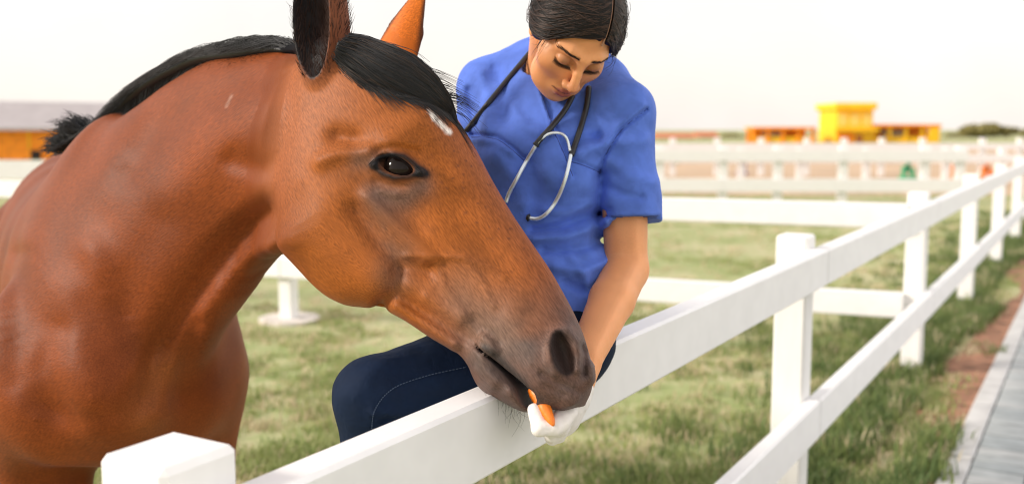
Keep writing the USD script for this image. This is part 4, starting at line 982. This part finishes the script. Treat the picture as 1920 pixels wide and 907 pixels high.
def body_d(p):
    p = p.astype(f32)
    d = loft_d(p, tC, tA, tB, tw - 0.030, td - 0.028, 0.02)
    d = smin(d, cone_d(p, W(1045, 60, 1.83), W(1042, 150, 1.93), 0.050, 0.058), 0.03)
    d = smin(d, chain_d(p, [SHL, ELB, WRI], [0.046, 0.0385, 0.026], 0.012), 0.008)
    d = smin(d, chain_d(p, [ELB, ELB * 0.62 + WRI * 0.38, WRI], [0.036, 0.0385, 0.026], 0.01), 0.012)
    d = smin(d, chain_d(p, [SHR, ELR, WRR, WRR + (WRR - ELR) * 0.32], [0.046, 0.037, 0.025, 0.022], 0.01), 0.008)
    for a, b, c in ((HIPL, KNL, ANL), (HIPR, KNR, ANR)):
        d = smin(d, chain_d(p, [a, b, b * 0.6 + c * 0.4, c], [0.088, 0.055, 0.049, 0.034], 0.02), 0.03)
        ft = c + F3(-0.10, -0.06, -0.04); d = smin(d, cone_d(p, c + F3(0, 0, -0.03), ft, 0.032, 0.024), 0.02)
    d = smin(d, ell_d(p, PEL + F3(0.0, 0, -0.015), (0.098, 0.12, 0.095)), 0.03)
    b = np.flatnonzero(np.linalg.norm(p - HC.astype(f32), axis=1) < 0.23)
    if len(b):
        q = (p[b] - HC.astype(f32)) @ HR.astype(f32) / f32(HS); d[b] = smin(d[b], face_d(q) * f32(HS), 0.014)
    b = np.flatnonzero(np.linalg.norm(p - WRI.astype(f32), axis=1) < 0.3)
    if len(b): d[b] = smin(d[b], hand_d(p[b]), 0.012)
    return d
NECKC = [W(1060, -40, 1.80), W(1034, 128, 1.87), W(1036, 200, 1.835)]
def fold(seed):
    return np.random.default_rng(seed)
TOP_BUMPS = [([(993, 100), (1012, 165), (1034, 230)], 0.0030, 5), ([(996, 108), (1014, 168), (1033, 222)], -0.004, 3), ([(1034, 230), (1066, 196), (1098, 158)], 0.0025, 5), ([(1034, 230), (1052, 275), (1072, 330)], 0.002, 4), ([(1038, 230), (1056, 275), (1076, 330)], -0.002, 3),
    ([(884, 252), (930, 256), (962, 278), (985, 300)], -0.004, 4), ([(884, 262), (930, 266), (960, 286)], 0.003, 8), ([(1068, 300), (1095, 308), (1128, 322)], -0.003, 4),
    ([(1212, 205), (1165, 243), (1135, 290), (1122, 330)], -0.0045, 4), ([(1205, 200), (1158, 238), (1128, 285)], 0.003, 7),
    ([(1128, 330), (1122, 380), (1118, 440)], -0.010, 12), ([(1060, 275), (1090, 262), (1120, 258)], -0.006, 12), ([(1090, 290), (1110, 276), (1135, 270)], 0.006, 10),
    ([(1000, 430), (1050, 425), (1100, 405), (1140, 395)], -0.007, 9), ([(1000, 448), (1060, 444), (1136, 420)], 0.007, 10), ([(1020, 470), (1080, 470), (1136, 450)], -0.006, 9),
    ([(1040, 500), (1090, 510), (1138, 490)], 0.006, 11), ([(1060, 530), (1100, 545), (1130, 530)], -0.006, 9), ([(1070, 480), (1100, 520), (1110, 570)], 0.005, 10), ([(1020, 395), (1060, 400), (1110, 380)], 0.004, 9),
    ([(1140, 300), (1180, 330), (1225, 340)], 0.004, 12), ([(1130, 345), (1170, 365), (1200, 370)], -0.004, 9), ([(1140, 260), (1180, 270), (1210, 262)], 0.004, 12), ([(1128, 405), (1180, 409), (1236, 406)], -0.0022, 3),
    ([(900, 140), (915, 190), (910, 240)], 0.005, 14), ([(930, 130), (950, 180), (945, 230)], -0.004, 12), ([(960, 200), (990, 240), (1010, 250)], 0.003, 10), ([(880, 170), (890, 230)], -0.005, 9),
    ([(930, 290), (960, 330), (980, 380)], 0.006, 18), ([(1030, 330), (1060, 350), (1100, 350)], 0.008, 30), ([(990, 300), (1010, 350), (1000, 400)], -0.004, 14)]
HEMD = (ELB - SHL) / np.linalg.norm(ELB - SHL); HEMC = W(1180, 414, 1.815)
def top_d(p):
    p = p.astype(f32)
    d = loft_d(p, tC, tA, tB, tw, td, 0.02)
    d = smin(d, ell_d(p, W(1062, 300, 1.795), (0.060, 0.050, 0.058)), 0.05)
    d = smin(d, ell_d(p, W(965, 285, 1.84), (0.058, 0.050, 0.056)), 0.05)
    d = smin(d, cone_d(p, PEL + F3(0, 0, 0.07), PEL + F3(0.0, 0, -0.01), 0.106, 0.116), 0.03)
    d = smax(d, (W(1080, 608, 1.82)[2] - p[:, 2]) + 0.16 * (p[:, 0] - 0.12), 0.006)
    sl = chain_d(p, [SHL + F3(-0.01, 0, -0.008), SHL * 0.45 + ELB * 0.55 + F3(0.004, 0, 0), SHL * 0.15 + ELB * 0.85 + F3(0.006, 0, 0)], [0.061, 0.060, 0.063], 0.01)
    sl = smax(sl, (p - HEMC.astype(f32)) @ HEMD.astype(f32), 0.004)
    sr = chain_d(p, [SHR + F3(0.012, 0, -0.010), SHR * 0.4 + ELR * 0.6], [0.058, 0.062], 0.01)
    d = smin(d, smin(sl, sr, 0.01), 0.028)
    for q in (1, -1):
        d = smin(d, cone_d(p, W(1040, 128, 1.955) + LAT * 0.06 * q, (SHL if q > 0 else SHR) + F3(0, 0, 0.004), 0.046, 0.056), 0.03)
    # neck opening
    d = smax(d, -chain_d(p, NECKC, [0.080, 0.056, 0.020], 0.02), 0.005)
    b = np.flatnonzero(np.abs(d) < 0.04)
    if len(b):
        w = fbm(p[b] * 13.0 + 3.0, 3, 21) - 0.5; w2 = fbm(p[b] * np.array([34.0, 34.0, 16.0]), 2, 4) - 0.5
        d[b] -= bumps(px_of(p[b]), TOP_BUMPS, 1.7) * ((p[b] - tC[3].astype(f32)) @ FRONT.astype(f32) > -0.03) + (0.008 * w + 0.0035 * w2).astype(f32)
        q = px_of(p[b]); xl = np.interp(q[:, 1], [95, 165, 232, 340], [992, 1012, 1034, 1074]); e = xl - q[:, 0]; on = (q[:, 1] > 92) & (q[:, 1] < 345) & ((p[b] - tC[3].astype(f32)) @ FRONT.astype(f32) > 0)
        d[b] -= (on * 0.0068 * np.clip(e / 2.5 + 0.5, 0, 1) * np.exp(-(np.maximum(e, 0) / 45)**2) * np.clip((345 - q[:, 1]) / 60, 0, 1)).astype(f32)
    return d
def legs_d(p):
    p = p.astype(f32); d = ell_d(p, PEL + F3(0.0, 0.0, -0.022), (0.106, 0.13, 0.105))
    for a, b, c in ((HIPL, KNL, ANL), (HIPR, KNR, ANR)):
        d = smin(d, chain_d(p, [a, b], [0.094, 0.060]), 0.03); d = smin(d, chain_d(p, [b, b * 0.6 + c * 0.4, c], [0.060, 0.054, 0.039], 0.01), 0.02)
        t = (c - b) / np.linalg.norm(c - b); d = smax(d, (p - c.astype(f32)) @ t.astype(f32), 0.004)
    b = np.flatnonzero(np.abs(d) < 0.03)
    if len(b): d[b] -= bumps(px_of(p[b]), [([(868, 690), (800, 705), (735, 728), (700, 770), (694, 815)], 0.0035, 4), ([(700, 775), (730, 770), (760, 790)], 0.006, 7), ([(715, 790), (745, 786), (780, 790)], -0.006, 6), ([(708, 800), (740, 800)], 0.005, 6), ([(760, 660), (700, 690), (660, 740)], 0.003, 14), ([(704, 760), (760, 752), (820, 745)], -0.003, 9)]) + (0.006 * (fbm(p[b] * 16.0, 3, 5) - 0.5)).astype(f32)
    return d
def span(pts, pad): P = np.array(pts); return P.min(0) - pad, P.max(0) + pad
woman = thing('person', 'woman in blue scrubs and navy trousers sitting on the rail, head bent, feeding the horse', 'person')
lo, hi = span([SHL, SHR, ELB, WRI, ELR, HIPL, KNL, ANL, KNR, ANR, HC], 0.2)
fl, fh = HC - 0.15, HC + 0.15
gx = grid(lo[0], hi[0], HC[0] - 0.125, HC[0] + 0.14, 0.0024, 0.012, 1.3); gy = grid(lo[1], hi[1], HC[1] - 0.16, HC[1] + 0.10, 0.0026, 0.012, 1.3)
gz = np.unique(np.r_[grid(lo[2], hi[2], HC[2] - 0.15, HC[2] + 0.13, 0.0024, 0.012, 1.3)])
bm = surface(body_d, gx, gy, gz)
print('body', len(bm.vertices), round(_t.time() - _t0, 1))
def skin(V):
    q = (V - HC) @ HR / HS; x, y, z = np.abs(q[:, 0]), q[:, 1], q[:, 2]
    c = np.array([0.70, 0.31, 0.135]) * (0.9 + 0.2 * fbm(V * 30.0, 3, 4)[:, None])
    face = (np.linalg.norm(V - HC, axis=1) < 0.16) & (y > 0.0)
    def lay(c, col, a): a = np.clip(a, 0, 1).reshape(-1, 1); return c * (1 - a) + np.array(col) * a
    g = lambda px, pz, sx, sz: np.exp(-((x - px) / sx)**2 - ((z - pz) / sz)**2)
    c = lay(c, (0.40, 0.13, 0.075), face * (0.28 * g(0.045, -0.03, 0.022, 0.018) + 0.5 * np.exp(-(x / 0.012)**2 - ((z + 0.03) / 0.014)**2)))
    m3 = np.stack([x, y, z], 1)
    lip = np.minimum(chain_d(m3, [(0.0, 0.0965, -0.0575), (0.007, 0.0972, -0.0565), (0.024, 0.084, -0.0595)], [0.0045, 0.0045, 0.002]), chain_d(m3, [(0.0, 0.0955, -0.0685), (0.012, 0.0925, -0.0675), (0.023, 0.084, -0.0615)], [0.006, 0.0052, 0.002]))
    c = lay(c, (0.36, 0.105, 0.085), face * np.clip(0.9 - lip / 0.0016, 0, 1))
    c = lay(c, (0.12, 0.035, 0.028), face * np.exp(-((z + 0.0612 - 0.0022 * (x / 0.026)**2) / 0.0013)**2) * (x < 0.026))
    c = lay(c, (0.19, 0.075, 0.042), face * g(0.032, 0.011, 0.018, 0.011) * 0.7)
    lid = -0.0035 + 9.0 * (x - 0.031)**2
    c = lay(c, (0.015, 0.010, 0.009), face * np.exp(-((z - lid) / 0.0024)**2) * np.clip((0.0185 - np.abs(x - 0.033)) / 0.003, 0, 1))
    bz = 0.0315 + 0.10 * (x - 0.016) - 3.2 * np.maximum(x - 0.030, 0)**2 * 4
    c = lay(c, (0.05, 0.025, 0.016), 0.75 * face * np.exp(-((z - bz) / 0.0030)**2) * np.clip((x - 0.011) / 0.004, 0, 1) * np.clip((0.058 - x) / 0.008, 0, 1))
    return np.clip(c, 0, 1)
attr_mat('skin', 0.45, {'specular_ior_level': 0.35, 'subsurface_weight': 0.12, 'subsurface_radius': (1.0, 0.35, 0.18), 'subsurface_scale': 0.006}, grain=(600.0, 0.06), bump=0.06, bump_scale=900.0, bump_dist=0.0006)
def cloth(name, col, rough, weave=1400.0, sheen=0.25):
    usdkit.material(stage, '/World/Looks/' + name, {
        'co': ('texture_coordinate', {}), 'n': ('noise_texture', {'scale': 26.0, 'detail': 6.0}), 'r': ('rgb_ramp', {'ramp': [(0.3, [c * 0.86 for c in col]), (0.7, [c * 1.14 for c in col])]}),
        'wv': ('noise_texture', {'scale': weave, 'detail': 2.0}), 'wr': ('noise_texture', {'scale': 42.0, 'detail': 5.0, 'distortion': 0.6}), 'ad': ('math', {'math_type': 'multiply_add', 'value2': 0.12}),
        'b': ('bump', {'strength': 0.55, 'distance': 0.004}), 'p': ('principled_bsdf', {'roughness': rough, 'specular_ior_level': 0.2, 'sheen_weight': sheen, 'sheen_roughness': 0.5, 'sheen_tint': [min(1, c * 1.5 + 0.2) for c in col]})},
        [('co.object', 'n.vector'), ('co.object', 'wv.vector'), ('co.object', 'wr.vector'), ('n.fac', 'r.fac'), ('r.color', 'p.base_color'), ('wv.fac', 'ad.value1'), ('wr.fac', 'ad.value3'), ('ad.value', 'b.height'), ('b.normal', 'p.normal')], surface='p.BSDF')
cloth('blue_cotton', (0.088, 0.170, 0.60), 0.8); mat('blue_thread_and_shade', (0.04, 0.075, 0.30), 0.8); cloth('navy_cotton', (0.0012, 0.0090, 0.031), 0.8, sheen=0.03)
mat('glove_rubber', (0.80, 0.76, 0.74), 0.45, 60.0, 0.06, bump=0.6, bump_scale=95.0)
mat('human_hair', (0.008, 0.006, 0.0055), 0.48, spec=0.35); mat('human_hair_brown', (0.050, 0.024, 0.015), 0.42, spec=0.5)
mat('scalp', (0.42, 0.22, 0.14), 0.6)
mat('black_rubber', (0.014, 0.015, 0.018), 0.4, spec=0.5); mat('steel', (0.72, 0.80, 0.86), 0.28, extra={'metallic': 0.6})
mat('shoe_leather', (0.02, 0.02, 0.022), 0.5)
obj('body', bm, 'skin', woman, color=skin(bm.vertices))
lo, hi = span(tC, 0.26)
g3 = [np.arange(lo[a], hi[a], 0.0042) for a in range(3)]
tm = surface(top_d, *g3); obj('scrub_top', tm, 'blue_cotton', woman, smooth=True)
lo, hi = span([HIPL, KNL, ANL, HIPR, KNR, ANR, PEL], 0.17)
g3 = [np.arange(lo[a], hi[a], 0.009) for a in range(3)]
lm = surface(legs_d, *g3); obj('trousers', lm, 'navy_cotton', woman, smooth=True)
mat('seam_thread', (0.03, 0.05, 0.09), 0.8)
sp = spline(np.array([(872, 688), (800, 704), (737, 728), (703, 768), (696, 816)], float), 90); dash = []
for i in range(0, 88, 2):
    a, b = (ray_hit(*sp[k], legs_d, 1.2, 2.2) for k in (i, i + 1))
    if a is not None and b is not None and np.linalg.norm(a - b) < 0.01: dash.append(tube_mesh(np.array([a, (a + b) / 2, b]) - view * 0.0006, 0.0008, 5))
obj('seam', trimesh.util.concatenate(dash), 'seam_thread', woman)
lo, hi = span([HAND['palm'][0], HAND['palm'][1]] + HAND['t'] + sum(HAND['f'], []), 0.03)
g3 = [np.arange(lo[a], hi[a], 0.0024) for a in range(3)]
cuff = HAND['palm'][0]; cdir = (cuff - HAND['palm'][1]) / np.linalg.norm(cuff - HAND['palm'][1])
gl = surface(lambda p: smax(hand_d(p, 0.0016) - (0.0022 * (fbm(p * 60.0, 2, 3) - 0.5)).astype(f32), (p - (cuff - cdir * 0.045).astype(f32)) @ cdir.astype(f32), 0.002), *g3)
obj('glove', gl, 'glove_rubber', woman, smooth=True)
for c in (ANL, ANR):
    obj('shoe', surface(lambda p: smax(smin(cone_d(p, c + F3(0, 0, -0.02), c + F3(0.01, 0, -0.05), 0.043, 0.042), cone_d(p, c + F3(-0.01, 0, -0.055), c + F3(-0.115, -0.07, -0.062), 0.038, 0.030), 0.03), (c[2] - 0.09) - p[:, 2], 0.004), *[np.arange(c[a] - 0.2, c[a] + 0.12, 0.008) for a in range(3)]), 'shoe_leather', woman, smooth=True)
# hair: parted, swept to both sides and tied at the back
hn = F3(0, -0.80, 0.60)
def hair_full(p):
    q = (p - HC.astype(f32)) @ HR.astype(f32) / f32(HS); x = np.abs(q[:, 0])
    d = ell_d(q, (0, -0.022, 0.040), (0.087, 0.106, 0.093)); d = smin(d, ell_d(q, (0, -0.125, 0.02), (0.042, 0.040, 0.042)), 0.02)
    return smin(d, ell_d(np.stack([x, q[:, 1], q[:, 2]], 1), (0.070, 0.0, 0.018), (0.020, 0.047, 0.044)), 0.025) * f32(HS)
def hair_d(p):
    q = (p - HC.astype(f32)) @ HR.astype(f32) / f32(HS); x = np.abs(q[:, 0] + 0.012 * 0)
    d = ell_d(q, (0, -0.022, 0.040), (0.087, 0.106, 0.093))
    d = smin(d, ell_d(q, (0, -0.125, 0.02), (0.042, 0.040, 0.042)), 0.02)
    d = smin(d, ell_d(np.stack([x, q[:, 1], q[:, 2]], 1), (0.070, 0.0, 0.018), (0.020, 0.047, 0.044)), 0.025)
    edge = q[:, 1] - (0.084 - 0.62 * np.maximum(0.088 - q[:, 2] - 1.1 * np.maximum(0.03 - np.abs(q[:, 0] - PARTX), 0) * 0.35, 0)) - 0.0
    d = smax(d, edge * 0.8, 0.022)
    d = smax(d, -0.050 - q[:, 2] + 0.9 * np.maximum(q[:, 1] + 0.05, 0) * 0, 0.006)
    d = d + 0.0065 * np.exp(-((q[:, 0] - PARTX) / 0.0042)**2) * (q[:, 2] > 0.05) * (q[:, 1] > -0.06)
    return d * f32(HS)
PARTX = 0.022
g3 = [np.arange(HC[a] - 0.17, HC[a] + 0.17, 0.0036) for a in range(3)]
hmesh = surface(hair_d, *g3)
obj('hair', hmesh, 'human_hair', woman, smooth=True)
r = np.random.default_rng(31); st, wd = [], []
cH, rH = F3(0, -0.022, 0.040), F3(0.088, 0.107, 0.094)
def on_head(dirs, lift): dirs = dirs / np.linalg.norm(dirs, axis=1, keepdims=True); return cH + dirs * rH * lift
raw = []
for i in range(7000):
    sd = 1 if r.uniform() < 0.4 else -1
    y0 = r.uniform(-0.06, 0.072); a = np.array([PARTX + sd * 0.003, y0, 0.0]); zz = math.sqrt(max(0.02, 1 - (a[0] / rH[0])**2 - ((y0 - cH[1]) / rH[1])**2)); d0 = F3(a[0] / rH[0], (y0 - cH[1]) / rH[1], zz)
    d1 = F3(sd * 1.0, 0.30 + 2.2 * y0 + r.normal() * 0.05, 0.05 + r.uniform(-0.9, 0.5)); d2 = F3(sd * 0.25, -1.0, -0.15 + r.normal() * 0.1)
    t = np.linspace(0, 1, 10)[:, None]; t = t * r.uniform(0.6, 1.0)
    dr = (1 - t)**2 * d0 + 2 * t * (1 - t) * d1 * 1.15 + t**2 * d2
    P = on_head(dr, 1.0 + r.uniform(-0.002, 0.014) + (0.05 * t**2 * r.uniform() if r.uniform() < 0.012 else 0))
    if (P[:, 1] > 0.084 - 0.62 * np.maximum(0.088 - P[:, 2], 0) + 0.004).any(): continue
    raw.append(P)
raw = np.array(raw); flat = (HC + (raw.reshape(-1, 3) * HS) @ HR.T)
hd0 = lambda p: hair_full(p)
flat = on_surface(flat, hd0); out = flat - HC; out /= np.linalg.norm(out, axis=1, keepdims=True)
lift = r.uniform(-0.0005, 0.003, len(raw)).repeat(10) + np.where(r.uniform(0, 1, len(raw)) < 0.05, r.uniform(0, 0.013, len(raw)), 0).repeat(10) * np.tile(np.linspace(0, 1, 10)**2, len(raw))
flat = (flat + out * lift[:, None]).reshape(-1, 10, 3)
for P in flat: st.append(P); wd.append(np.linspace(0.0012, 0.0006, 10))
for i in range(26):   # loose wisps in front of her right ear and at the temple
    sd = -1 if i < 17 else 1
    p0 = F3(sd * (0.070 + r.uniform(0, 0.008)), 0.035 + r.normal() * 0.008, 0.035 + r.normal() * 0.012); p1 = p0 + F3(sd * (0.004 + 0.004 * r.uniform()), 0.012 + r.normal() * 0.006, -0.03); p2 = p1 + F3(sd * -0.004 + r.normal() * 0.004, r.normal() * 0.01, -0.03 * r.uniform(0.4, 1.2))
    st.append(HC + (spline([p0, p1, p2], 7) * HS) @ HR.T); wd.append(np.linspace(0.0006, 0.0002, 7))
hs = r.uniform(0, 1, len(st)) < 0.3
curves('hair_strands', [x for x, k in zip(st, hs) if not k], [x for x, k in zip(wd, hs) if not k], 'human_hair', woman)
curves('hair_strands', [x for x, k in zip(st, hs) if k], [x for x, k in zip(wd, hs) if k], 'human_hair_brown', woman)
pl = np.array([on_head(np.array([[PARTX / rH[0], (y - cH[1]) / rH[1], math.sqrt(max(0.02, 1 - (PARTX / rH[0])**2 - ((y - cH[1]) / rH[1])**2))]]), 0.972)[0] for y in np.linspace(-0.05, 0.078, 14)])
obj('parting', tube_mesh(HC + (pl * HS) @ HR.T, 0.0019, 6), 'scalp', woman, smooth=True)
# brows and lashes
def face_y(xz):
    """The face's surface in front of (x, z)."""
    xz = np.asarray(xz, float); lo, hi = np.full(len(xz), 0.02), np.full(len(xz), 0.14)
    for _ in range(22):
        m = (lo + hi) / 2; inside = face_d(np.c_[xz[:, 0], m, xz[:, 1]].astype(f32)) < 0; lo = np.where(inside, m, lo); hi = np.where(inside, hi, m)
    return lo
st, wd = [], []
for sd in (-1, 1):
    x = r.uniform(0.012, 0.055, 130); z = 0.0315 + 0.10 * (x - 0.016) - 12.8 * np.maximum(x - 0.030, 0)**2 + r.normal(size=130) * 0.0014
    K = [np.c_[sd * (x + k * 0.0026), face_y(np.c_[sd * (x + k * 0.0026), z + 0.0004 * k]) + 0.0006, z + 0.0004 * k] for k in range(3)]
    for i in range(95): st.append(HC + (np.array([k[i] for k in K]) * HS) @ HR.T); wd.append([0.0005, 0.0004, 0.0002])
    x = np.linspace(0.017, 0.049, 34); z = -0.0035 + 9.0 * (x - 0.031)**2; y = face_y(np.c_[sd * x, z])
    for i in range(34):
        q0 = F3(sd * x[i], y[i], z[i]); e = sd * (x[i] - 0.030)
        st.append(HC + (np.array([q0, q0 + F3(e * 0.15, 0.0035, -0.0022), q0 + F3(e * 0.3, 0.0062, -0.0030)]) * HS) @ HR.T); wd.append([0.0007, 0.0006, 0.0002])
curves('brows_and_lashes', st, wd, 'human_hair', woman)

# ------------------------------------------------------------------ stethoscope and carrot
def cover(p): return np.minimum(top_d(p), body_d(p))
def lay_on(pxs, off, n=40, f=top_d, z=1.8):
    P = []
    for x, y in spline(np.array(pxs, float), 14):
        h = ray_hit(x, y, f, 1.4, 2.3); P.append(W(x, y, z) if h is None else h)
    P = np.array(P); P[1:-1] = (P[:-2] + 2 * P[1:-1] + P[2:]) / 4
    return spline(P - view * off, n)
for pts in ([(884, 257), (930, 261), (962, 283), (984, 303)], [(1210, 207), (1165, 244), (1137, 288), (1124, 326)], [(1130, 403), (1180, 408), (1234, 404)], [(1070, 303), (1096, 311), (1126, 324)], [(1040, 250), (1058, 290), (1074, 330)], [(1016, 178), (1024, 203), (1034, 230)], [(1034, 230), (1040, 250)]):  # stitched seams; the upper neckline one draws the shade between collar panels
    obj('seam', tube_mesh(lay_on(pts, 0.0, 30, top_d, 1.86), 0.0010, 6), 'blue_thread_and_shade', woman, smooth=True)
steth = thing('stethoscope', 'black tubed stethoscope with bright metal ear tubes hung round the woman\'s neck', 'stethoscope')
obj('tube', tube_mesh(lay_on([(999, 93), (975, 122), (945, 158), (915, 195), (890, 226), (874, 246)], 0.006), 0.0052, 10), 'black_rubber', steth, smooth=True)
T2 = lay_on([(1103, 165), (1099, 200), (1088, 240), (1076, 275), (1070, 292)], 0.007); obj('tube', tube_mesh(T2, 0.0054, 10), 'black_rubber', steth, smooth=True)
T3 = lay_on([(1072, 182), (1058, 208), (1034, 238), (1012, 262), (1003, 274)], 0.010); obj('tube', tube_mesh(T3, 0.0054, 10), 'black_rubber', steth, smooth=True)
obj('spring', tube_mesh(lay_on([(1006, 271), (1020, 256), (1036, 250), (1052, 252), (1062, 262), (1067, 284)], 0.012), 0.0026, 8), 'steel', steth, smooth=True)
obj('ear_tube', tube_mesh(lay_on([(1004, 273), (986, 303), (968, 336), (954, 362), (948, 380)], 0.010), 0.0036, 8), 'steel', steth, smooth=True)
E2 = lay_on([(1069, 290), (1062, 325), (1050, 360), (1032, 392), (1010, 410), (990, 408)], 0.010); obj('ear_tube', tube_mesh(E2, 0.0036, 8), 'steel', steth, smooth=True)
obj('ear_tip', tube_mesh(np.array([E2[-2], E2[-1], E2[-1] + (E2[-1] - E2[-3]) * 0.8]), [0.0055, 0.0075, 0.004], 10), 'black_rubber', steth, smooth=True)
obj('yoke', tube_mesh(T3[-4:], 0.0064, 10), 'black_rubber', steth, smooth=True)

ca, cb = W(1002, 728, 1.474), W(1038, 797, 1.436)
mat('carrot_flesh', (0.85, 0.20, 0.015), 0.42, 40.0, 0.15, bump=0.3, bump_scale=150.0, extra={'subsurface_weight': 0.1})
t = np.linspace(0, 1, 22); rr_ = np.interp(t, [0, 0.15, 0.6, 0.9, 1], [0.011, 0.0122, 0.0095, 0.0055, 0.002]) * (1 + 0.04 * np.sin(t * 60))
cm = tube_mesh(ca + (cb - ca) * t[:, None], rr_, 16)
carrot = thing('carrot', 'bright orange carrot piece between the horse\'s lips and the gloved hand', 'carrot')
obj('root', cm, 'carrot_flesh', carrot, smooth=True)
